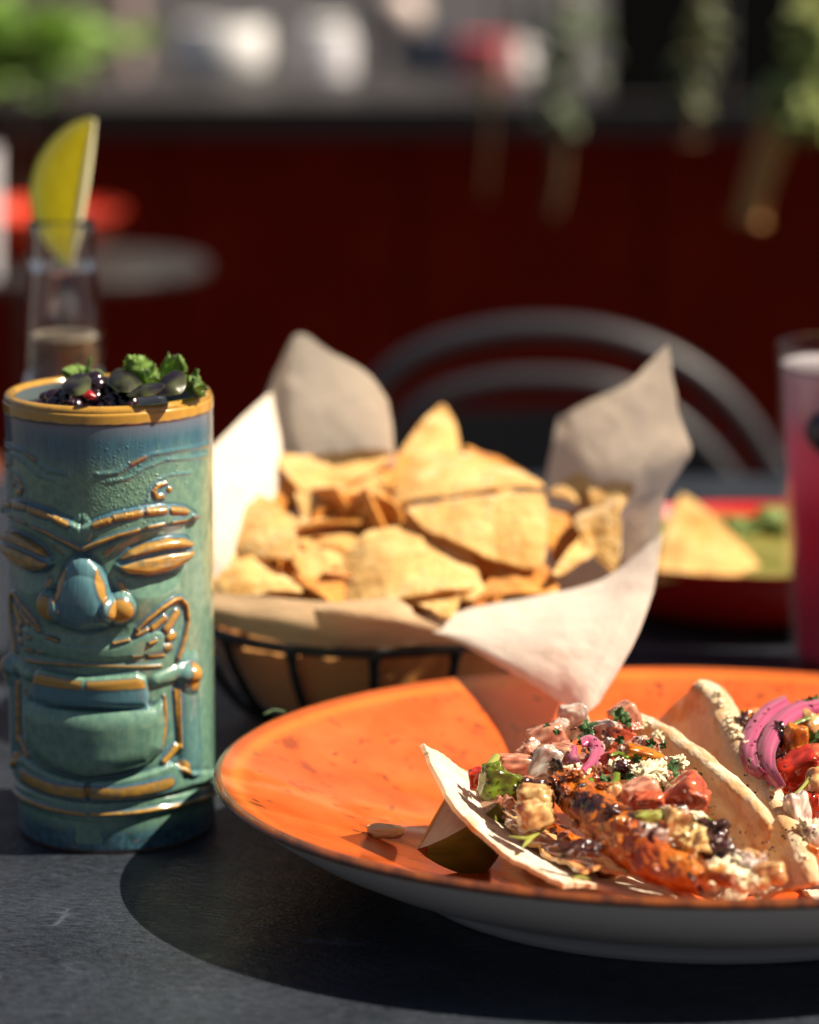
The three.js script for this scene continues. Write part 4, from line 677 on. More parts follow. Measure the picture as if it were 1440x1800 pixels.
function bit(taco, name, geoList, mat, px, py, w, h, o = {}) { // w, h: size in photo pixels
  const d = (o.d ?? fillD(py)) + (o.e ?? 0), p = at(px, py, d), k = mm(d) / 2, gg = geoList[Math.floor(rf() * geoList.length)], m = mesh(name, gg, gg.attributes.color ? mat : noCol(mat), taco);
  m.position.copy(p.sub(taco.position)); m.scale.set(w * k * 1.16, h * k * 1.16, (o.z ?? Math.min(w, h)) * k * 1.1); m.rotation.set(o.rx ?? fr(-0.3, 0.3), o.ry ?? fr(-0.5, 0.5), o.rz ?? fr(-0.4, 0.4)); return m;
}
function herb(taco, px, py, size, o = {}) {                  // lobed, curled leaflet
  const d = (o.d ?? fillD(py)) + (o.e ?? -0.002), c = at(px, py, d), r = size * mm(d) / 2, pos = [0, 0, 0], idx = [], n = 30, q = new THREE.Quaternion().setFromEuler(new THREE.Euler(fr(-0.9, 0.2), fr(-0.6, 0.6), fr(0, 6.2)));
  for (let ring = 1; ring <= 3; ring++) for (let i = 0; i < n; i++) { const a = i / n * 6.283, e = r * ring / 3 * (0.62 + 0.38 * Math.abs(Math.cos(a * 2.5)) + 0.14 * Math.cos(a * 13)); pos.push(Math.cos(a) * e, Math.sin(a) * e, r * 0.35 * Math.sin(a * 2.5 + ring) * ring / 3); }
  for (let i = 0; i < n; i++) { const b = (i + 1) % n; idx.push(0, 1 + i, 1 + b); for (let ring = 0; ring < 2; ring++) { const s = 1 + ring * n; idx.push(s + i, s + n + i, s + n + b, s + i, s + n + b, s + b); } }
  const g = geoOf(pos, idx); const m = mesh('herb_leaf', g, food.herb, taco); m.position.copy(c.sub(taco.position)); m.quaternion.copy(q); return m;
}
const plain = new Map();
function noCol(m) { if (!m.vertexColors || m === food.pink) return m; if (!plain.has(m)) { const c = m.clone(); c.vertexColors = false; c.name = m.name; plain.set(m, c); } return plain.get(m); }
function strip(taco, name, mat0, pts, wpx, o = {}) { const mat = noCol(mat0); const q = pts.map(([px, py, d]) => at(px, py, d ?? fillD(py) + (o.e ?? 0))), k = mm(0.88) / 2; return mesh(name, tube(q, 24, 10, (t) => wpx * k * (o.taper ? Math.pow(Math.sin(Math.PI * clamp(t, 0.03, 0.97)), 0.45) : 1), { flat: o.flat ?? 0.5, color: mat === food.pink ? (w, t, a) => mix3([0.36, 0.012, 0.085], [0.60, 0.075, 0.20], clamp(0.45 + 1.7 * fbm(a * 1.6, t * 1.4, w.x * 90, 3) + 0.25 * Math.cos(a * 2))) : undefined, noise: (w) => wpx * k * 0.25 * fbm(w.x * 300, w.y * 300, w.z * 300, 2) }).translate(-taco.position.x, -taco.position.y, -taco.position.z), mat, taco); }
function scatter(taco, name, spots, sizes, mat, geos, label) { // many small crumbs: one part
  const gs = []; for (const [px, py, rx, ry, n, e = 0] of spots) for (let i = 0; i < n; i++) { const a = rf() * 6.28, q = Math.sqrt(rf()), x = px + Math.cos(a) * q * rx, y = py + Math.sin(a) * q * ry, d = fillD(y) + e + fr(-0.002, 0.002), p = at(x, y, d), s = fr(...sizes) * mm(d) / 2, g = geos[Math.floor(rf() * geos.length)].clone(); g.scale(s * fr(0.7, 1.4), s * fr(0.6, 1.1), s); g.rotateX(rf() * 6).rotateY(rf() * 6).translate(p.x - taco.position.x, p.y - taco.position.y, p.z - taco.position.z); gs.push(g); }
  const m = mesh(name, mergeGeometries(gs), gs[0].attributes.color ? mat : noCol(mat), taco); m.userData.kind = 'stuff'; return m;
}
const tinyG = [12, 14, 19, 23].map((sd) => lump(1, 0.7, 0.9, { n: 4, e: 5, amp: 0.9, f: 1.7, seed: sd }));
const fishCol = (w, t = 0, a = 0) => { const n = fbm(w.x * 80, w.y * 80, w.z * 80, 4), f = fbm(w.x * 420, w.y * 420, w.z * 420, 3), g = fbm(Math.cos(a) * 3.4, Math.sin(a) * 3.4, t * 9, 3), c = fbm(w.x * 48 + 9, w.y * 48, w.z * 48, 3); let k = mix3([0.30, 0.046, 0.003], [0.56, 0.150, 0.008], clamp(0.5 + n * 1.6 + g * 0.3)); k = mix3(k, [0.72, 0.40, 0.11], ss(0.20, 0.42, f * 0.9 + n * 0.4) * 0.55); return mix3(k, [0.030, 0.007, 0.003], ss(0.14, 0.26, c + f * 0.25 + 0.10 * (t - 0.5))); };
const ruff = (k = 1) => (u, v, p) => k * (0.0022 * fbm(p.x * 60, p.y * 60, p.z * 60, 3) + 0.0006 * fbm(p.x * 300, p.y * 300, p.z * 300, 2));
const toast = (u, v, p) => { const e = Math.min(v, u, 1 - u), k = ss(0.07, 0.0, e + 0.05 * fbm(p.x * 140, p.y * 140, p.z * 140, 3)), q = ss(0.05, 0.3, fbm(p.x * 70, p.y * 70, p.z * 70 + 3, 3)); return mix3([1, 1, 1], [0.95, 0.60, 0.26], clamp(k * (0.35 + q))); };
const edgeTh = (e) => (u, v) => 0.0020 * (0.72 + 0.28 * ss(0, 0.08, Math.min(v, 1 - v, u, 1 - u))) * (1 + 0.2 * n3(u * 9, v * 9, e));
const fishM = std('crisp fried batter', [1, 1, 1], { vertexColors: true, roughness: 0.24, clearcoat: 0.8, clearcoatRoughness: 0.14 });
function fish(taco, pts, radPx, o = {}) { const q = pts.map(([px, py, d]) => at(px, py, d)), k = mm(0.88) / 2; return mesh('fried_fish', tube(q, 110, 64, (t, a) => radPx * 2 * k * Math.pow(Math.sin(Math.PI * clamp(t * 0.94 + 0.03)), 0.35), { flat: o.flat ?? 0.75, noise: (w, t, a) => 0.0036 * fbm(w.x * 85, w.y * 85, w.z * 85, 3) + 0.0016 * fbm(w.x * 300, w.y * 300, w.z * 300, 3) + 0.0007 * fbm(w.x * 800, w.y * 800, w.z * 800, 2), color: fishCol }).translate(-taco.position.x, -taco.position.y, -taco.position.z), fishM, taco); }
// flat curved strip: a slice of onion seen on its broad side
function ribbon(taco, name, mat, pts, wpx, o = {}) {
  const n = 24, rows = [[], [], []]; for (let i = 0; i <= n; i++) {
    const t = i / n, P2 = pts.map(([x, y, d]) => V(x, y, d ?? fillD(y) + (o.e ?? 0))), p = along(P2, t), q = along(P2, Math.min(1, t + 0.02)).sub(along(P2, Math.max(0, t - 0.02))), L = Math.hypot(q.x, q.y), nx = -q.y / L, ny = q.x / L, w = wpx / 2 * (0.55 + 0.45 * Math.pow(Math.sin(Math.PI * clamp(t, 0.02, 0.98)), 0.5));
    [-1, 0, 1].forEach((s, k) => rows[k].push(at(p.x + nx * w * s, p.y + ny * w * s, p.z + (o.tilt ?? 0.003) * s - (s ? 0 : 0.0016))));
  }
  return mesh(name, local(sheet(rows, 60, 14, (u, v) => 0.0013 * Math.sqrt(Math.max(0.06, 1 - (2 * v - 1) ** 2)), { bump: (u, v, p) => 0.0004 * fbm(u * 4, v * 9, 2, 3), color: (u, v) => { const e = Math.abs(2 * v - 1), st = fbm(v * 11, u * 1.6, wpx * 0.31, 3); return mix3(mix3([0.42, 0.020, 0.11], [0.64, 0.11, 0.25], clamp(0.42 + st * 1.8)), [0.30, 0.010, 0.075], ss(0.62, 0.98, e + 0.15 * st)); } }), taco), mat, taco);
}
{
  const base = onPlate(1080, 1500), T = thing('fish_taco', 'soft taco nearest the plate rim, filled with crisp fried fish and pico de gallo', 'taco', base.toArray());
  const place = (g) => local(g, T);
  mesh('tortilla', place(sheet(toP([
    [[742, 1308, 0.893], [770, 1372, 0.885], [806, 1430, 0.872], [866, 1488, 0.855], [930, 1528, 0.839], [990, 1556, 0.825]],
    [[790, 1338, 0.925], [815, 1385, 0.915], [850, 1430, 0.900], [902, 1480, 0.882], [960, 1520, 0.860], [1030, 1556, 0.836]],
    [[860, 1385, 0.945], [890, 1425, 0.932], [930, 1465, 0.915], [975, 1505, 0.893], [1030, 1540, 0.868], [1100, 1570, 0.840]],
    [[960, 1440, 0.955], [990, 1470, 0.94], [1030, 1500, 0.92], [1080, 1530, 0.90], [1130, 1556, 0.875], [1190, 1580, 0.845]]]), 90, 44, edgeTh(1), { color: toast, bump: ruff(0.45), jag: 0.00025, us: 0.9, vs: 0.55 })), tortM, T).userData.label = 'pale left half of the folded tortilla';
  mesh('tortilla', place(sheet(toP([
    [[1118, 1254, 0.970], [1158, 1270, 0.953], [1210, 1302, 0.930], [1268, 1346, 0.906], [1320, 1394, 0.884], [1362, 1442, 0.866]],
    [[1112, 1266, 0.962], [1150, 1284, 0.945], [1200, 1318, 0.922], [1258, 1362, 0.898], [1310, 1408, 0.876], [1352, 1452, 0.858]],
    [[1092, 1310, 0.965], [1135, 1335, 0.947], [1190, 1372, 0.925], [1246, 1412, 0.902], [1298, 1456, 0.88], [1345, 1500, 0.86]],
    [[1070, 1390, 0.965], [1115, 1415, 0.945], [1170, 1450, 0.922], [1224, 1486, 0.90], [1278, 1522, 0.878], [1330, 1552, 0.856]],
    [[1040, 1480, 0.955], [1085, 1502, 0.935], [1140, 1530, 0.912], [1190, 1556, 0.89], [1240, 1578, 0.868], [1290, 1596, 0.846]]]), 90, 44, edgeTh(2), { color: toast, bump: ruff(0.7), jag: 0.0004, us: 0.9, vs: 0.5 })), tortO, T).userData.label = 'sauce stained right half of the folded tortilla';
  fish(T, [[985, 1366, 0.892], [1030, 1412, 0.876], [1090, 1465, 0.856], [1160, 1516, 0.836], [1240, 1552, 0.822]], 46, { flat: 0.85 });
  { const gs = [], q = rngOf(81), path = [[985, 1366, 0.892], [1030, 1412, 0.876], [1090, 1465, 0.856], [1160, 1516, 0.836], [1240, 1552, 0.822]].map(([x, y, d]) => V(x, y, d)); for (let i = 0; i < 64; i++) { const p = along(path, q()), w = at(p.x + (q() - 0.5) * 84 + 8, p.y + (q() - 0.5) * 70 - 10, p.z - 0.0065 + (q() - 0.5) * 0.002), z = 0.0006 + q() * q() * 0.0019, g = crumbG[i % 3].clone().scale(z * (1 + q()), z * 0.6, z), dark = q(); g.rotateX(q() * 6).rotateY(q() * 6); const n = g.attributes.position.count, c = new Float32Array(n * 3), b = dark < 0.16 ? [0.035, 0.009, 0.004] : dark < 0.8 ? [0.42, 0.090, 0.006] : [0.64, 0.30, 0.06]; for (let k = 0; k < n; k++) for (let e = 0; e < 3; e++) c[k * 3 + e] = b[e] * (0.8 + 0.4 * n3(k * 0.3, i, e)); g.setAttribute('color', new THREE.BufferAttribute(c, 3)); gs.push(g.translate(w.x - T.position.x, w.y - T.position.y, w.z - T.position.z)); } mesh('batter_flakes', mergeGeometries(gs), fishM, T).userData.kind = 'stuff'; }
  fish(T, [[1050, 1385, 0.897], [1130, 1430, 0.886], [1200, 1470, 0.866], [1275, 1500, 0.852]], 34);
  fish(T, [[915, 1400, 0.92], [960, 1450, 0.905], [1020, 1500, 0.882], [1080, 1535, 0.86]], 26);
  // creamy sauce inside the left half
  mesh('sauce', place(sheet(toP([[[868, 1440, 0.903], [905, 1485, 0.885], [960, 1524, 0.861], [1020, 1550, 0.838]], [[905, 1432, 0.914], [945, 1475, 0.897], [1000, 1515, 0.873], [1065, 1552, 0.842]], [[960, 1460, 0.92], [1000, 1492, 0.9], [1050, 1525, 0.876], [1110, 1560, 0.845]]]), 40, 20, 0.0012, { bump: (u, v, p) => 0.0035 + 0.0025 * fbm(p.x * 110, p.y * 110, p.z * 110, 3), jag: 0.0012 })), noCol(food.sauce), T);
  const B = (n, g, m, ...a) => bit(T, n, g, food[m], ...a);
  B('onion_piece', softG, 'onion', 1008, 1268, 46, 52, { e: 0.006, z: 24 }); B('onion_piece', softG, 'onion', 1056, 1292, 66, 42, { rz: 0.5, e: -0.004, z: 20 }); B('onion_piece', softG, 'onion', 958, 1342, 38, 56, { e: -0.008, rz: -0.5, z: 18 });
  B('onion_piece', softG, 'onion', 938, 1326, 26, 40, { e: 0.004 });
  B('tomato_cube', chunkG, 'pale', 962, 1300, 58, 42, { rz: 0.25, e: 0.0 }); B('tomato_cube', chunkG, 'pale', 975, 1332, 56, 40, { e: -0.004 }); B('tomato_cube', chunkG, 'pale', 1098, 1262, 40, 42, { e: 0.004 }); B('tomato_cube', chunkG, 'tomato', 1092, 1300, 50, 32, { rz: -0.4, e: -0.004 });
  B('tomato_cube', chunkG, 'pale', 910, 1348, 62, 36, { e: 0.002, rz: -0.1 }); B('tomato_cube', chunkG, 'tomato', 1065, 1342, 42, 30, { rz: 0.5, e: -0.006 });
  B('tomato_cube', chunkG, 'pale', 1122, 1398, 60, 44, { e: -0.014, rz: 0.2 }); B('tomato_cube', chunkG, 'tomato', 1142, 1412, 46, 34, { e: -0.016 }); B('tomato_cube', chunkG, 'tomato', 1208, 1402, 62, 60, { e: -0.014, rz: 0.6 }); B('tomato_cube', chunkG, 'tomato', 1222, 1410, 40, 44, { e: -0.016, rz: -0.3 });
  B('chilli_slice', softG, 'green', 880, 1382, 62, 52, { e: -0.004, rz: -0.3 }); B('chilli_slice', softG, 'green', 868, 1370, 34, 50, { e: -0.007, rz: 0.3 }); strip(T, 'chilli_strip', food.lightgreen, [[852, 1362], [862, 1345], [874, 1328]], 18, { e: -0.006 });
  B('tomato_cube', chunkG, 'red', 838, 1368, 24, 30, { e: 0.004 });
  B('pepper_strip', chunkG, 'pepper', 1130, 1332, 62, 30, { rz: -0.35, e: -0.010 }); B('onion_piece', softG, 'lightgreen', 1143, 1440, 56, 26, { e: -0.020, rz: 0.05 }); B('onion_piece', chunkG, 'onion', 1146, 1464, 44, 26, { e: -0.022, rz: -0.2 }); B('onion_piece', chunkG, 'corn', 1182, 1450, 40, 50, { e: -0.016 });
  B('sauced_chunk', softG, 'corn', 940, 1408, 56, 50, { e: -0.008 }); B('sauced_chunk', softG, 'corn', 938, 1432, 50, 44, { e: -0.012 }); B('sauced_chunk', crumbG, 'corn', 1215, 1478, 46, 40, { e: -0.020 }); B('sauced_chunk', softG, 'corn', 1352, 1536, 46, 36, { d: 0.825 }); B('sauced_chunk', softG, 'corn', 1318, 1512, 30, 30, { d: 0.842 });
  B('sauced_chunk', softG, 'corn', 1080, 1410, 34, 60, { e: -0.010, rz: 0.4 });
  for (const [x, y, w, h, e] of [[985, 1362, 30, 26, -0.008], [1108, 1358, 46, 26, -0.008], [940, 1382, 40, 22, -0.008], [1250, 1460, 50, 36, -0.016], [1260, 1490, 44, 34, -0.014], [1000, 1388, 30, 40, -0.008], [1020, 1492, 60, 20, -0.014], [1085, 1428, 40, 22, -0.020]]) bit(T, 'charred_patch', crumbG, food.char, x, y, w, h, { e });
  for (const [x, y, w, h, e] of [[1140, 1362, 44, 30, -0.012], [1155, 1352, 30, 26, -0.012], [1085, 1346, 28, 20, -0.010], [1008, 1356, 34, 20, -0.012], [1225, 1440, 26, 22, -0.018], [1192, 1340, 24, 20, -0.010], [1262, 1536, 46, 32, -0.006], [1300, 1545, 50, 30, -0.008], [1286, 1520, 40, 28, -0.002], [1332, 1548, 30, 22, -0.008]]) bit(T, 'cheese_crumb', crumbG, food.cheese, x, y, w, h, { e });
  for (const [x, y, s] of [[1034, 1280, 36], [1090, 1258, 34], [1100, 1270, 26], [1024, 1300, 26], [962, 1278, 16], [1184, 1358, 40], [1222, 1362, 28], [1170, 1392, 30], [1064, 1368, 24], [986, 1354, 18], [1042, 1316, 20]]) herb(T, x, y, s, { e: -0.010 });
  for (const p of [[[1070, 1388], [1082, 1372], [1084, 1360]], [[1230, 1432], [1250, 1444], [1262, 1454]], [[1070, 1328], [1088, 1324], [1106, 1332]], [[1044, 1392], [1036, 1380], [1038, 1370]]]) strip(T, 'scallion', food.green, p, 15, { e: -0.014 });
  ribbon(T, 'pickled_onion', food.pink, [[1008, 1312], [1004, 1334], [1018, 1352], [1030, 1356]], 24, { e: -0.010 }); ribbon(T, 'pickled_onion', food.pink, [[1026, 1356], [1044, 1340], [1050, 1318], [1038, 1303], [1022, 1306]], 24, { e: -0.012 });
  for (const p of [[[895, 1470], [930, 1472], [962, 1452]], [[918, 1490], [936, 1470], [958, 1458]], [[1005, 1545], [1020, 1542], [1036, 1546]]]) strip(T, 'cabbage_shred', food.lightgreen, p, 11, { e: -0.002, taper: 1 });
  { const q = rngOf(72); for (let i = 0; i < 12; i++) { const x = 1245 + q() * 80, y = 1500 + q() * 44, a = q() * 3; strip(T, 'cabbage_shred', i % 3 ? food.onion : food.lightgreen, [[x, y], [x + 16 * Math.cos(a), y + 9 * Math.sin(a) - 4], [x + 34 * Math.cos(a), y + 16 * Math.sin(a)]], 7 + q() * 4, { e: -0.006, taper: 1 }); } }
  scatter(T, 'cheese_crumbs', [[1290, 1538, 60, 22, 34, -0.006], [1270, 1518, 40, 18, 10, -0.006], [1140, 1362, 30, 20, 30, -0.013], [1010, 1358, 22, 10, 14, -0.013]], [5, 15], food.cheese, tinyG);
  scatter(T, 'edge_crumbs', [[1128, 1272, 14, 8, 9, 0.008], [1165, 1292, 18, 8, 9, 0.008], [1215, 1330, 16, 12, 7, 0.006], [1285, 1385, 16, 12, 5, 0.004]], [5, 11], food.cheese, tinyG);
  scatter(T, 'pepper_specks', [[1060, 1330, 110, 60, 60, -0.014], [880, 1400, 60, 40, 14, -0.012], [1180, 1420, 80, 60, 40, -0.018], [1310, 1500, 50, 40, 22, -0.008]], [2.5, 5], food.char, tinyG);
  scatter(T, 'diced_tomato', [[960, 1320, 60, 40, 12, 0.0], [1080, 1320, 90, 60, 22, -0.004], [1180, 1410, 60, 50, 16, -0.010], [900, 1390, 40, 30, 8, 0.0]], [14, 26], food.pale, chunkG);
  scatter(T, 'diced_onion', [[990, 1310, 60, 40, 12, 0.0], [1100, 1350, 80, 50, 16, -0.006], [1180, 1450, 60, 40, 12, -0.012], [920, 1430, 40, 30, 8, 0.0]], [12, 22], food.onion, softG);
  { const q = rngOf(71); for (let i = 0; i < 16; i++) herb(T, 960 + q() * 270, 1285 + q() * 150, 11 + q() * 12, { e: -0.013 }); }
  scatter(T, 'chopped_onion', [[1330, 1522, 26, 16, 6, -0.004], [1290, 1500, 20, 12, 5, 0.0]], [22, 32], food.onion, softG);
}
{
  const base = onPlate(1330, 1490), T = thing('fish_taco', 'soft taco at the right frame edge topped with pink pickled onion', 'taco', base.toArray());
  const place = (g) => local(g, T);
  mesh('tortilla', place(sheet(toP([
    [[1240, 1198, 0.994], [1278, 1222, 0.979], [1312, 1282, 0.950], [1362, 1370, 0.914], [1410, 1456, 0.879], [1446, 1552, 0.838]],
    [[1222, 1206, 0.986], [1252, 1234, 0.970], [1284, 1298, 0.940], [1338, 1384, 0.904], [1388, 1466, 0.870], [1432, 1556, 0.832]],
    [[1200, 1228, 1.000], [1222, 1262, 0.982], [1256, 1335, 0.948], [1308, 1412, 0.910], [1360, 1490, 0.874], [1404, 1562, 0.840]],
    [[1166, 1262, 1.006], [1190, 1302, 0.988], [1226, 1370, 0.955], [1276, 1440, 0.918], [1326, 1506, 0.882], [1370, 1570, 0.846]],
    [[1130, 1290, 1.000], [1150, 1345, 0.985], [1190, 1420, 0.955], [1240, 1480, 0.920], [1290, 1540, 0.884], [1335, 1588, 0.850]]]), 100, 44, edgeTh(3), { color: toast, bump: ruff(0.8), jag: 0.0004, us: 0.9, vs: 0.5 })), tortO, T).userData.label = 'sauce stained left half of the folded tortilla';
  mesh('tortilla', place(sheet(toP([
    [[1500, 1240, 1.0], [1560, 1270, 0.965], [1610, 1340, 0.93], [1660, 1430, 0.89]],
    [[1480, 1330, 1.0], [1530, 1370, 0.962], [1575, 1430, 0.925], [1610, 1500, 0.888]],
    [[1420, 1440, 0.985], [1455, 1480, 0.95], [1490, 1530, 0.91], [1520, 1575, 0.87]],
    [[1330, 1500, 0.95], [1370, 1530, 0.92], [1410, 1565, 0.885], [1440, 1590, 0.85]]]), 50, 34, edgeTh(4), { color: toast, bump: ruff(1.0), us: 0.9, vs: 0.5 })), tortM, T).userData.label = 'right half of the folded tortilla';
  const dd = (py) => fillD(py) + 0.022, B = (n, g, m, px, py, w, h, o = {}) => bit(T, n, g, food[m], px, py, w, h, { ...o, d: dd(py) + (o.e ?? 0), e: 0 });
  fish(T, [[1340, 1310, 0.965], [1400, 1370, 0.94], [1460, 1440, 0.91], [1510, 1500, 0.88]], 42);
  fish(T, [[1300, 1270, 0.985], [1350, 1275, 0.975], [1420, 1290, 0.965], [1490, 1320, 0.95]], 22);
  const arc = (pts, w, e) => ribbon(T, 'pickled_onion', food.pink, pts.map(([x, y, q = 0]) => [x, y, dd(y) - 0.014 + q + e]), w, { tilt: 0.004 });
  arc([[1384, 1232], [1352, 1252], [1326, 1284], [1314, 1320], [1322, 1352], [1338, 1366]], 33, 0.0);
  arc([[1446, 1240], [1405, 1248], [1368, 1276], [1348, 1316], [1350, 1352], [1372, 1386]], 34, -0.006);
  B('tomato_cube', chunkG, 'red', 1404, 1352, 66, 48, { e: -0.012, rz: 0.4 }); B('pepper_strip', chunkG, 'pepper', 1398, 1312, 36, 64, { e: -0.016, rz: -0.15 }); B('tomato_cube', chunkG, 'tomato', 1424, 1336, 40, 40, { e: -0.012 }); B('tomato_cube', chunkG, 'red', 1428, 1420, 26, 50, { e: -0.010 });
  B('sauced_chunk', softG, 'corn', 1424, 1282, 50, 50, { e: -0.008 }); B('sauced_chunk', softG, 'corn', 1448, 1390, 60, 60, { e: -0.016 }); B('onion_piece', chunkG, 'onion', 1402, 1432, 34, 66, { e: -0.014, rz: 0.1 }); B('onion_piece', softG, 'onion', 1440, 1480, 40, 60, { e: -0.010 });
  B('charred_patch', crumbG, 'char', 1304, 1284, 26, 40, { e: -0.004 }); B('charred_patch', crumbG, 'char', 1376, 1292, 30, 34, { e: -0.018 }); B('charred_patch', crumbG, 'char', 1374, 1350, 26, 50, { e: -0.006 }); B('sauced_chunk', softG, 'pepper', 1300, 1262, 34, 24, { e: 0.004 }); B('sauced_chunk', softG, 'corn', 1330, 1258, 26, 20, { e: 0.004 });
  B('cheese_crumb', crumbG, 'cheese', 1420, 1468, 30, 50, { e: -0.014 }); B('pepper_strip', chunkG, 'pepper', 1426, 1506, 22, 34, { e: -0.012 });
  for (const [x, y, s] of [[1412, 1240, 30], [1432, 1236, 34], [1436, 1298, 34], [1376, 1290, 24], [1424, 1248, 22]]) herb(T, x, y, s, { d: dd(y) - 0.018 });
  strip(T, 'scallion', food.green, [[1392, 1274, dd(1274) - 0.02], [1410, 1266, dd(1266) - 0.02], [1424, 1262, dd(1262) - 0.02]], 12); strip(T, 'scallion', food.green, [[1420, 1320, dd(1320) - 0.02], [1436, 1316, dd(1316) - 0.02], [1452, 1314, dd(1314) - 0.02]], 10);
  strip(T, 'cabbage_shred', food.lightgreen, [[1392, 1402, dd(1400) - 0.024], [1412, 1382, dd(1382) - 0.026], [1438, 1348, dd(1348) - 0.026]], 8); strip(T, 'cabbage_shred', food.onion, [[1415, 1440, dd(1440) - 0.02], [1430, 1450, dd(1450) - 0.02], [1446, 1446, dd(1446) - 0.02]], 8);
  { const fs = []; const q = rngOf(73); for (let i = 0; i < 26; i++) { const x = 1300 + q() * 140, y = 1270 + q() * 200, p = at(x, y, dd(y) + 0.002), z = 0.0011 + q() * 0.0012, g = chunkG[i % 6].clone().scale(z, z * 0.8, z); g.rotateX(q() * 6).rotateZ(q() * 6).translate(p.x - T.position.x, p.y - T.position.y, p.z - T.position.z); fs.push(g); } mesh('diced_tomato', mergeGeometries(fs), food.pale, T).userData.kind = 'stuff'; for (let i = 0; i < 8; i++) { const x = 1380 + q() * 60, y = 1235 + q() * 160; herb(T, x, y, 11 + q() * 12, { d: dd(y) - 0.016 }); } }
  const gs = []; for (let i = 0; i < 70; i++) { const t = rf(), a = along(toP([[[1226, 1203, 0.986], [1258, 1226, 0.970], [1290, 1290, 0.940], [1342, 1378, 0.904], [1392, 1462, 0.870], [1430, 1540, 0.833]]])[0], t * t), s = fr(0.0004, 0.0012), g = tinyG[i % 4].clone().scale(s, s, s); g.translate(a.x + fr(-0.001, 0.002) - T.position.x, a.y + fr(-0.0015, 0.0015) - T.position.y, a.z + fr(-0.001, 0.003) - T.position.z); gs.push(g); }
  mesh('cheese_crumbs', mergeGeometries(gs), food.cheese, T).userData.kind = 'stuff';
  const sp = []; for (let i = 0; i < 60; i++) { const x = fr(1310, 1440), y = fr(1240, 1500), p = at(x, y, dd(y) - 0.02), s = fr(0.0002, 0.0005), g = tinyG[i % 4].clone().scale(s, s, s); sp.push(g.translate(p.x - T.position.x, p.y - T.position.y, p.z - T.position.z)); }
  mesh('pepper_specks', mergeGeometries(sp), food.char, T).userData.kind = 'stuff';
}
// lime wedge and a fallen kernel on the plate
{
  const p0 = at(734, 1490, 0.888), p1 = at(788, 1392, 0.930), c = p0.clone().add(p1).multiplyScalar(0.5), g = thing('lime_wedge', 'dark green lime wedge lying on the orange plate under the pale tortilla edge', 'lime', c.toArray());
  limeWedge(g, p0.distanceTo(p1) / 2 * 1.02, 0.0245, 1.1, { flesh: [0.42, 0.13, 0.006], flesh2: [0.50, 0.21, 0.02], pw: 0.3, core: 0.0006, pith_stripe: [0.55, 0.30, 0.06], rind: [0.085, 0.100, 0.008], rind2: [0.16, 0.165, 0.020], tr: 0.5 });  // orange bounce from the plate is put into the flesh colours
  const yy = p1.clone().sub(p0).normalize(), m0 = V(0.36, -0.2, 0.92), m = m0.sub(yy.clone().multiplyScalar(m0.dot(yy))).normalize();
  g.quaternion.setFromRotationMatrix(new THREE.Matrix4().makeBasis(m, yy, m.clone().cross(yy))); g.rotateY(-0.55);
  const k = onPlate(678, 1466, 0.002), m2 = mesh('corn_kernel', lump(0.0066, 0.0023, 0.0034, { n: 10, e: 2.3, amp: 0.18, seed: 4 }), std('toasted kernel', [0.72, 0.46, 0.16], { roughness: 0.16, clearcoat: 0.7, clearcoatRoughness: 0.1 })); m2.position.copy(k).add(V(0, 0.001, 0)); m2.rotation.set(0.1, 0.15, -0.12); tag(m2, 'single tan kernel fallen on the bare orange plate, left of the lime', 'kernel');
  const s = onPlate(482, 1254, 0.001), leaf = mesh('herb_leaf', sheet([[V(-0.004, 0, 0), V(0, 0.0012, -0.0008), V(0.004, 0.0004, 0)], [V(-0.003, 0.0004, 0.0014), V(0, 0.0014, 0.0012), V(0.0035, 0.0004, 0.0014)]], 10, 5, 0.0004), food.herb); leaf.position.copy(s); leaf.rotation.y = 0.3; tag(leaf, 'tiny green herb scrap on the left rim of the orange plate', 'herb');
}

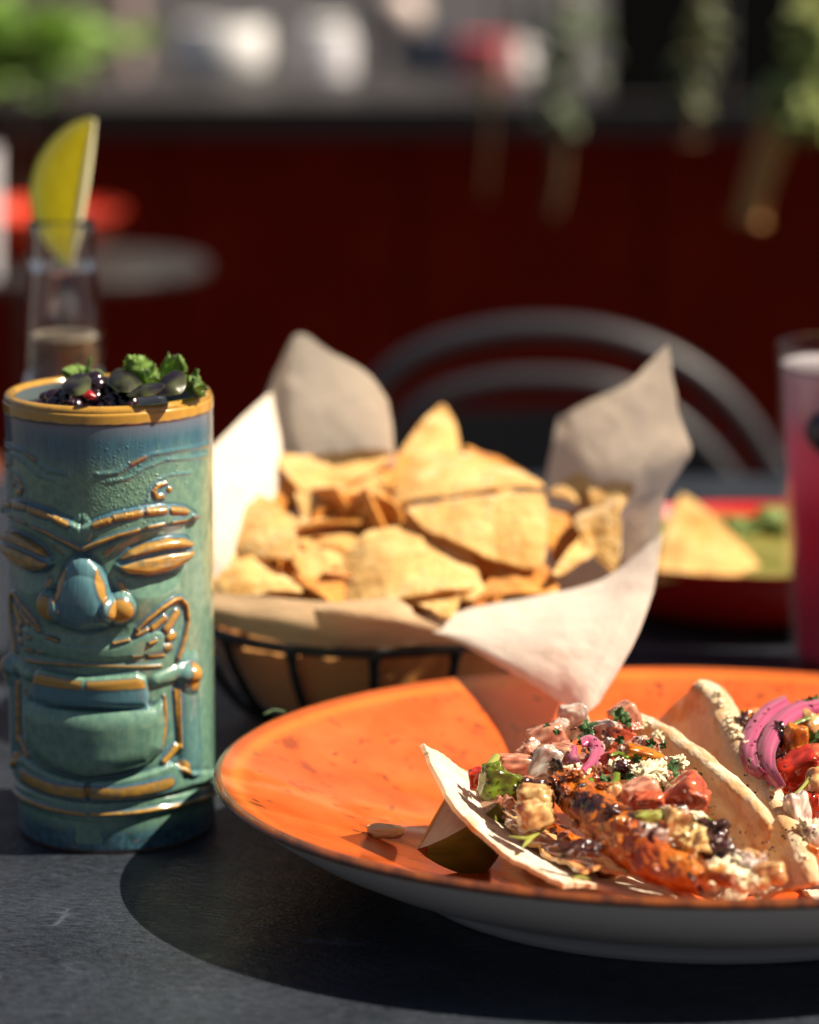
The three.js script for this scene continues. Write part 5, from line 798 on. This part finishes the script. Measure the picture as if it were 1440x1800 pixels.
// ---------------------------------------------------------------- red bowl with chips and guacamole, pink drink
{
  const c = at(1345, 1075, 1.315), b = thing('red_bowl', 'dark red oval bowl of guacamole behind the paper corner', 'bowl', [c.x, TT, c.z]);
  const ov = (g, sx, sz) => { g.scale(sx, 1, sz); return g; };
  mesh('bowl', ov(lathe([[0.001, 0.003], [0.045, 0], [0.062, 0.002], [0.082, 0.014], [0.092, 0.031], [0.0945, 0.033], [0.0915, 0.0325], [0.080, 0.017], [0.060, 0.006], [0.001, 0.006]], 80), 1.12, 0.86), std('red plastic', [0.55, 0.012, 0.010], { roughness: 0.32 }), b);
  const gg = lump(0.086, 0.0085, 0.066, { n: 26, e: 2.2, amp: 0.14, f: 3, oct: 5, color: (x, y, z) => mix3([0.14, 0.14, 0.025], [0.24, 0.21, 0.05], clamp(0.5 + 1.8 * fbm(x * 5, y * 5, z * 5, 3))) });
  const gu = mesh('guacamole', gg, std('guacamole', [1, 1, 1], { vertexColors: true, roughness: 0.35 })); gu.position.set(c.x, TT + 0.027, c.z); tag(gu, 'chunky green guacamole filling the dark red bowl', 'guacamole');
  const hp = (px, py) => 1.30;
  chip('large brown chip standing in the guacamole at the left of the red bowl', [[1148, 1030, -0.055], [1196, 872, 0.0], [1352, 1008, -0.045]], { heap: hp, bow: [0.03, 0.02, 0.02], curl: 0.08, group: 'chips standing in the red bowl' });
  chip('brown chip at the right of the red bowl, beside the pink drink', [[1318, 945, 0.03], [1392, 880, 0.03], [1425, 990, 0.0]], { heap: hp, bow: [0.05, 0.05, 0.05], curl: 0.1, mat: chipM2, group: 'chips standing in the red bowl' });
  const gs = []; const q = rngOf(33); for (let i = 0; i < 46; i++) { const p = at(1275 + q() * 130, 910 + q() * 60, 1.31 + q() * 0.03), s = 0.003 + q() * 0.004; gs.push(lump(s, s * 0.7, s, { n: 3, amp: 0.4, seed: i }).translate(p.x, p.y, p.z)); }
  const hm = mesh('chopped_greens', mergeGeometries(gs), std('chopped greens', [0.13, 0.19, 0.035], { roughness: 0.6 })); tag(hm, 'chopped pale green onion heaped on the guacamole', 'chopped greens', null, 'stuff');
}
{
  const d = 1.2, c = at(1496, 900, d), y = (py) => at(1440, py, d).y - TT, g = thing('tumbler', 'tall clear glass of layered pink drink at the right edge', 'glass', [c.x, TT, c.z]);
  const H = y(604), r = (py) => (1496 - lerp(1357, 1396, (py - 604) / 560)) * 0.0002395, rb = r(1180);
  const glass = std('tumbler glass', [0.96, 0.96, 0.96], { roughness: 0.03, transmission: 1, thickness: 0, ior: 1.3 });
  mesh('glass', lathe([[0, 0.001], [rb - 0.002, 0], [rb, 0.002], [r(604), H - 0.001], [r(604) - 0.0008, H], [r(604) - 0.0018, H - 0.001], [rb - 0.002, 0.008], [0, 0.008]], 72), glass, g);
  const top = y(640), prof = [[0, 0.0084]], cols = []; const yb = 0.0084;
  const lm = tex(8, 256, (u, v) => { const t = v; let k = mix3([0.40, 0.004, 0.075], [0.62, 0.008, 0.095], ss(0.1, 0.42, t)); k = mix3(k, [0.90, 0.16, 0.32], ss(0.46, 0.68, t)); k = mix3(k, [0.58, 0.40, 0.52], ss(0.72, 0.90, t)); return mix3(k, [0.10, 0.055, 0.085], ss(0.982, 0.992, t)); }, true, THREE.ClampToEdgeWrapping);  // topmost surface darkened in the colour to offset direct sun on the lilac
  const n = 20, pos = [], uv = [], idx = [], seg = 64; for (let j = 0; j <= n; j++) for (let i = 0; i <= seg; i++) { const t = j / n, yy = lerp(yb, top, t), rad = lerp(rb - 0.0021, r(640) - 0.0019, t), a = i / seg * 6.28318; pos.push(Math.cos(a) * rad, yy, Math.sin(a) * rad); uv.push(i / seg, t); }
  for (let j = 0; j < n; j++) for (let i = 0; i < seg; i++) { const a = j * (seg + 1) + i; idx.push(a, a + seg + 1, a + 1, a + 1, a + seg + 1, a + seg + 2); }
  const cc = pos.length / 3; pos.push(0, top, 0); uv.push(0.5, 1); for (let i = 0; i < seg; i++) idx.push(cc, n * (seg + 1) + i + 1, n * (seg + 1) + i);
  mesh('drink', geoOf(pos, idx, uv), std('layered pink drink', [1, 1, 1], { map: lm, roughness: 0.95, transmission: 0.5, thickness: 0 }), g);
  const bm = mesh('blueberry', lump(0.0105, 0.0095, 0.0105, { n: 8, e: 2, amp: 0.04 }), std('blueberry skin', [0.010, 0.010, 0.028], { roughness: 0.4 })); bm.position.copy(at(1432, 742, d)); bm.position.z = c.z + 0.0235; bm.position.x = c.x - 0.0130; tag(bm, 'dark blueberry floating in the pink drink at the right edge', 'blueberry');
}

// ---------------------------------------------------------------- chair behind the table
{
  const d = 1.92, c = at(975, 700, d), ch = thing('patio_chair', 'dark grey metal chair with a round hooped back across the table', 'chair', [c.x, 0, c.z]);
  const P = (pts, e = 0) => pts.map(([x, y]) => at(x, y, d + e).sub(ch.position));
  const outer = P([[595, 930], [612, 800], [655, 690], [735, 622], [850, 586], [960, 577], [1075, 590], [1185, 632], [1275, 700], [1345, 795], [1390, 920]]), inner = P([[640, 960], [660, 850], [700, 755], [765, 700], [860, 672], [960, 666], [1060, 676], [1150, 714], [1235, 782], [1300, 870], [1340, 970]], -0.005);
  const foot = (p, x) => [V(p.x * 1.02, 0.44, p.z + 0.02), V(p.x * 1.05, 0.0, p.z - 0.10)];
  mesh('back_hoop', tube([V(outer[0].x, 0.45, outer[0].z - 0.0), ...outer, V(outer[10].x, 0.45, outer[10].z)], 90, 14, 0.0078), M.chairMetal, ch);
  mesh('inner_hoop', tube([V(inner[0].x, 0.46, inner[0].z), ...inner, V(inner[10].x, 0.46, inner[10].z)], 90, 14, 0.0072), M.chairMetal, ch);
  const y0 = 0.50, half = (inner[10].x - inner[0].x) / 2, cx = (inner[10].x + inner[0].x) / 2, apex = inner[5].y, sm = std('back slats', [0.020, 0.020, 0.026], { roughness: 0.45 });
  for (let i = 0; i < 13; i++) {                            // woven horizontal slats inside the inner hoop
    const y = y0 + (apex - 0.034 - y0) * i / 12, yy = (y - (inner[0].y)) / (apex - inner[0].y), w = yy > 0 ? half * Math.sqrt(Math.max(0.02, 1 - yy * yy)) * 0.985 : half; const pts = [-1, -0.5, 0, 0.5, 1].map((k) => V(cx + w * k, y, inner[5].z - 0.012 * (1 - k * k)));
    mesh('back_slat', sheet([pts.map((p) => p.clone().add(V(0, 0.0115, 0))), pts.map((p) => p.clone().add(V(0, -0.0115, 0)))], 24, 3, 0.003), sm, ch);
  }
  const seat = new RoundedBoxGeometry(half * 2.2, 0.025, 0.40, 4, 0.01); mesh('seat', seat.translate(cx, 0.45, inner[0].z + 0.2), sm, ch);
  for (const s of [-1, 1]) for (const f of [0, 1]) mesh('leg', tube([V(cx + s * half, 0.445, inner[0].z + f * 0.38), V(cx + s * half * 1.08, 0.0, inner[0].z + (f ? 0.42 : -0.06))], 4, 12, 0.010), M.chairMetal, ch);
}

// ---------------------------------------------------------------- neighbouring table at left
{
  const d = 2.62, c = at(110, 455, d), t = thing('side_table', 'grey topped round table by the red wall behind the bottle', 'table', [c.x + 0.002, 0, c.z]), h = atY(110, 478, 0).y;
  const ty = at(200, 462, d).y; mesh('tabletop', lathe([[0, ty - 0.010], [0.125, ty - 0.010], [0.13, ty - 0.008], [0.13, ty - 0.002], [0.128, ty], [0, ty]], 64), std('grey laminate', [0.032, 0.027, 0.027], { roughness: 0.45 }), t);
  mesh('pedestal', new THREE.CylinderGeometry(0.025, 0.025, ty - 0.03, 20).translate(0, (ty - 0.03) / 2, 0), M.black, t); mesh('foot', lathe([[0, 0], [0.18, 0], [0.18, 0.01], [0.03, 0.03], [0, 0.03]], 40), M.black, t);
  const p = at(60, 458, d + 0.03), b = thing('serving_bowl', 'orange red bowl standing on the grey round table at left', 'bowl', [p.x, ty, p.z]);
  const rm = std('orange red glaze', [0.62, 0.045, 0.012], { roughness: 0.35 });
  mesh('bowl', lathe([[0.001, 0.002], [0.035, 0], [0.045, 0.003], [0.07, 0.022], [0.082, 0.043], [0.0835, 0.045], [0.081, 0.0445], [0.066, 0.024], [0.04, 0.008], [0.001, 0.007]], 56), rm, b); mesh('rim', new THREE.TorusGeometry(0.0825, 0.0016, 8, 64).rotateX(Math.PI / 2).translate(0, 0.0447, 0), rm, b);
  const w = at(-26, 395, d - 0.10), u = thing('paper_cup', 'white cup at the extreme left edge beside the orange red bowl', 'cup', [w.x, ty, w.z]); const ch = at(-26, 262, d - 0.10).y - ty;
  mesh('cup', lathe([[0.001, 0.001], [0.0085, 0], [0.0125, ch], [0.0135, ch + 0.001], [0.0118, ch], [0.008, 0.004], [0.001, 0.004]], 40), std('white paper', [0.78, 0.76, 0.80], { roughness: 0.6 }), u);
}

// ---------------------------------------------------------------- things on the counter and beyond, far out of focus
{
  const D = 4.0, on = (px, d = D) => at(px, 150, d), sc = (d) => mm(d);
  const white = std('white china', [0.80, 0.80, 0.80], { roughness: 0.4 });
  const put = (name, label, cat, px, d) => { const p = on(px, d); return thing(name, label, cat, [p.x, CT, p.z]); };
  const hgt = (py, d) => at(720, py, d).y - CT;
  { const o = put('planter_pot', 'wide white china pot on the counter at upper left', 'pot', 392, 3.95), w = 78 * sc(3.95), h = hgt(42, 3.95); mesh('pot', lathe([[0.001, 0], [w * 0.78, 0], [w * 0.98, h * 0.35], [w, h * 0.7], [w * 0.94, h], [w * 0.88, h], [w * 0.92, h * 0.6], [0.001, h * 0.5]], 48), white, o); mesh('soil', new THREE.CircleGeometry(w * 0.9, 40).rotateX(-Math.PI / 2).translate(0, h * 0.82, 0), std('soil', [0.03, 0.02, 0.015]), o); }
  { const o = put('jar', 'small white jar on the counter right of the wide pot', 'jar', 574, 4.0), w = 46 * sc(4), h = hgt(40, 4.0); mesh('jar', lathe([[0.001, 0], [w * 0.9, 0], [w, h * 0.1], [w, h * 0.75], [w * 0.8, h * 0.86], [w * 0.8, h * 0.9], [0.001, h * 0.9]], 40), std('white jar', [0.70, 0.69, 0.74], { roughness: 0.4 }), o); mesh('lid', lathe([[0.001, h * 0.9], [w * 0.84, h * 0.9], [w * 0.84, h], [0.001, h]], 40), white, o); }
  { const o = put('post', 'black metal post rising from the counter beside the white jar', 'post', 655, 4.1), w = 12 * sc(4.1); mesh('shaft', new THREE.CylinderGeometry(w, w, 1.0, 20).translate(0, 0.5, 0), M.black, o); mesh('flange', lathe([[0.001, 0], [w * 2, 0], [w * 2, 0.008], [0.001, 0.008]], 24), M.black, o); }
  { const o = put('lamp_globe', 'pale pinkish globe lantern behind the counter right of the black post', 'lantern', 704, 4.2), w = 42 * sc(4.2), y = hgt(25, 4.2); mesh('globe', new THREE.SphereGeometry(w, 32, 24).translate(0, y, 0), std('frosted globe', [0.62, 0.52, 0.48], { roughness: 0.5 }), o); mesh('stand', new THREE.CylinderGeometry(0.006, 0.012, y - w * 0.9, 16).translate(0, (y - w * 0.9) / 2, 0), M.black, o); }
  { const o = put('crate', 'navy blue crate on the counter below the pale globe', 'crate', 762, 4.15), w = 78 * sc(4.15), h = hgt(64, 4.15), cm = std('navy paint', [0.016, 0.028, 0.06]); for (let i = 0; i < 3; i++) mesh('slat', new RoundedBoxGeometry(w, h * 0.3, 0.012, 2, 0.002).translate(0, h * (0.16 + 0.33 * i), 0.05), cm, o); for (const s of [-1, 1]) mesh('side', new RoundedBoxGeometry(0.012, h, 0.1, 2, 0.002).translate(s * w * 0.48, h / 2, 0), cm, o); mesh('back', new RoundedBoxGeometry(w * 0.9, h, 0.01, 2, 0.002).translate(0, h / 2, -0.05), cm, o); }
  { const o = put('tub', 'round red and white tub standing on the counter in the middle', 'tub', 850, 3.9), w = 44 * sc(3.9), h = hgt(64, 3.9); mesh('tub', lathe([[0.001, 0], [w * 0.85, 0], [w, h * 0.85], [w * 0.95, h * 0.85], [0.001, h * 0.8]], 40), std('pinkish red', [0.62, 0.16, 0.19], { roughness: 0.35 }), o); mesh('lid', lathe([[0.001, h * 0.86], [w * 1.04, h * 0.86], [w * 1.04, h * 0.96], [0.001, h]], 40), std('red lid', [0.55, 0.05, 0.08], { roughness: 0.35 }), o); }
  { const o = put('jug', 'white jug on the counter touching the red tub on its right', 'jug', 908, 3.95), w = 22 * sc(3.95), h = hgt(70, 3.95); mesh('jug', lathe([[0.001, 0], [w, 0], [w * 1.15, h * 0.4], [w * 0.7, h * 0.8], [w * 0.85, h], [w * 0.75, h], [0.001, h * 0.6]], 36), white, o); mesh('handle', new THREE.TorusGeometry(h * 0.22, 0.004, 8, 24).translate(w * 1.1, h * 0.55, 0), white, o); }
  { const o = put('bottle', 'black bottle standing on the counter behind the white jug', 'bottle', 916, 4.25), w = 13 * sc(4.25), h = hgt(-20, 4.25); mesh('bottle', lathe([[0.001, 0], [w, 0], [w, h * 0.65], [w * 0.45, h * 0.8], [w * 0.45, h], [0.001, h]], 32), M.black, o); }
  { const o = put('pillar', 'pale grey square pillar behind the counter left of the hanging plants', 'pillar', 988, 4.6), w = 64 * sc(4.6); mesh('shaft', new RoundedBoxGeometry(w, 2.2, w, 2, 0.01).translate(0, 0.2, 0), std('pale grey render', [0.42, 0.42, 0.40], { roughness: 0.9 }), o); }
}
// plants
const leafShape = (() => { const pos = [], idx = [], n = 6; for (let j = 0; j <= n; j++) { const t = j / n, w = 0.34 * Math.sin(Math.PI * Math.pow(t, 0.75)) ** 0.8; for (const s of [-1, 0, 1]) pos.push(s * w, t, s ? 0.10 * Math.abs(s) - 0.25 * t * t : -0.25 * t * t); } for (let j = 0; j < n; j++) for (let i = 0; i < 2; i++) { const a = j * 3 + i; idx.push(a, a + 1, a + 4, a, a + 4, a + 3); } return geoOf(pos, idx); })();
function leaves(spots, size, q, dropped) { const gs = []; for (const [p, k = 1] of spots) { const s = size * k * (0.7 + q() * 0.6), g = leafShape.clone(); g.scale(s, s, s).rotateX(dropped ? 2.2 + q() * 0.9 : -0.6 - q() * 1.2).rotateY(q() * 6.28).translate(p.x, p.y, p.z); gs.push(g); } return mergeGeometries(gs); }
{
  const q = rngOf(51), d = 3.1, c = at(20, 150, d), o = thing('leafy_plant', 'bright green leafy bush in a pot at the upper left corner', 'plant', [c.x, 0, c.z - 0.1]);
  const sp = (arr) => { const out = []; for (const [px, py, rx, ry, n, e = 0] of arr) for (let i = 0; i < n; i++) { const a = q() * 6.28, r = Math.sqrt(q()), p = at(px + Math.cos(a) * rx * r, py + Math.sin(a) * ry * r, d + e + (q() - 0.5) * 0.25); out.push([p.sub(o.position)]); } return out; };
  mesh('foliage', leaves(sp([[20, 80, 80, 70, 110], [90, 90, 90, 30, 50], [-20, 130, 50, 60, 50], [30, 130, 70, 40, 50], [180, 80, 70, 22, 16]]), 0.045, q), std('sunlit leaf', [0.24, 0.42, 0.06], { roughness: 0.95, clearcoat: 0.15, clearcoatRoughness: 0.3, transmission: 0.35, thickness: 0 }), o).userData.kind = 'stuff';
  for (let i = 0; i < 5; i++) { const e = at(-20 + i * 45, 60 + i * 8, d).sub(o.position); mesh('branch', tube([V(0, 0.42, 0), V(e.x * 0.3, 0.65, 0.02 * i), e], 10, 7, (t) => 0.008 * (1 - 0.7 * t)), std('bark', [0.08, 0.05, 0.03]), o); }
  mesh('pot', lathe([[0.001, 0], [0.13, 0], [0.17, 0.40], [0.18, 0.42], [0.16, 0.42], [0.15, 0.36], [0.001, 0.36]], 36), std('terracotta', [0.22, 0.07, 0.04], { roughness: 0.8 }), o);
}
{
  const lm = [std('sage leaf', [0.13, 0.17, 0.09], { roughness: 0.95, clearcoat: 0.15, clearcoatRoughness: 0.3, transmission: 0.35, thickness: 0 }), std('olive leaf', [0.06, 0.075, 0.012], { roughness: 0.95, transmission: 0.3, thickness: 0 }), std('fresh leaf', [0.22, 0.28, 0.06], { roughness: 0.95, clearcoat: 0.15, clearcoatRoughness: 0.3, transmission: 0.35, thickness: 0 })];
  const stems = [std('dry tan stem', [0.34, 0.16, 0.04], { roughness: 0.7 }), std('dull brown stem', [0.07, 0.032, 0.009], { roughness: 0.8 })];
  const hang = (label, d, leafM, line, tips, clumps, seed) => {
    const stem = stems[seed === 63 ? 0 : 1], q = rngOf(seed), topP = at(line[0][0], line[0][1], d), o = thing('hanging_plant', label, 'plant', [topP.x, topP.y + 0.55, topP.z], 'trailing plants hanging at upper right');
    const L = (px, py) => at(px, py, d).sub(o.position), pts = [V(0, 0, 0), V(0, -0.3, 0.01), ...line.map(([x, y]) => L(x, y))];
    mesh('stem', tube(pts, 40, 7, 0.0022), stem, o); for (const t of tips) mesh('dry_stem', tube(t[0].map(([x, y]) => L(x, y)), 20, 8, (u) => t[1] * (1 - 0.3 * u) + (t[2] ?? 0) * ss(0.9, 0.97, u)), stem, o);
    const sp = []; for (const [px, py, rx, ry, n, k = 1] of clumps) for (let i = 0; i < n; i++) { const a = q() * 6.28, r = Math.sqrt(q()); sp.push([L(px + Math.cos(a) * rx * r, py + Math.sin(a) * ry * r).add(V(0, 0, (q() - 0.5) * 0.06)), k]); }
    mesh('foliage', leaves(sp, 0.022, q, true), leafM, o).userData.kind = 'stuff';
    mesh('pot', lathe([[0.001, -0.02], [0.06, -0.02], [0.09, 0.10], [0.095, 0.11], [0.08, 0.11], [0.001, 0.08]], 32), std('hanging pot', [0.10, 0.05, 0.03], { roughness: 0.8 }), o); mesh('wire', new THREE.CylinderGeometry(0.0015, 0.0015, 0.8, 6).translate(0, 0.48, 0), M.black, o);
  };
  hang('pale sage trailing plant, leftmost of those hanging at upper right', 2.5, lm[0], [[990, -40], [985, 60], [984, 180], [980, 260], [966, 385]], [[[[984, 190], [984, 300], [970, 380]], 0.007]], [[986, 90, 30, 80, 34], [1000, 20, 26, 40, 14], [984, 190, 26, 30, 12], [1050, 60, 36, 70, 14, 0.7]], 61);
  hang('dark olive trailing plant with one brown tip, in the middle at upper right', 2.3, lm[1], [[1226, -40], [1222, 60], [1216, 160], [1217, 245]], [[[[1216, 180], [1217, 220], [1217, 250]], 0.002, 0.010]], [[1218, 130, 26, 50, 26], [1232, 20, 24, 40, 20]], 62);
  hang('bright trailing plant with a long tan stem, rightmost at upper right', 2.2, lm[2], [[1428, -40], [1420, 40], [1404, 120], [1385, 190], [1350, 250]], [[[[1372, 200], [1350, 270], [1328, 340], [1314, 392]], 0.014, 0.005]], [[1424, 40, 30, 70, 60], [1392, 150, 48, 44, 70, 1.1], [1425, 180, 30, 30, 24]], 63);
  hang('sparse dry trailing stem hanging in front of the red wall left of the sage plant', 2.6, lm[1], [[870, -40], [866, 60], [862, 190], [852, 345]], [[[[864, 200], [860, 280], [850, 345]], 0.0018]], [[864, 120, 14, 30, 2]], 64);
}
renderer.render(scene, camera);
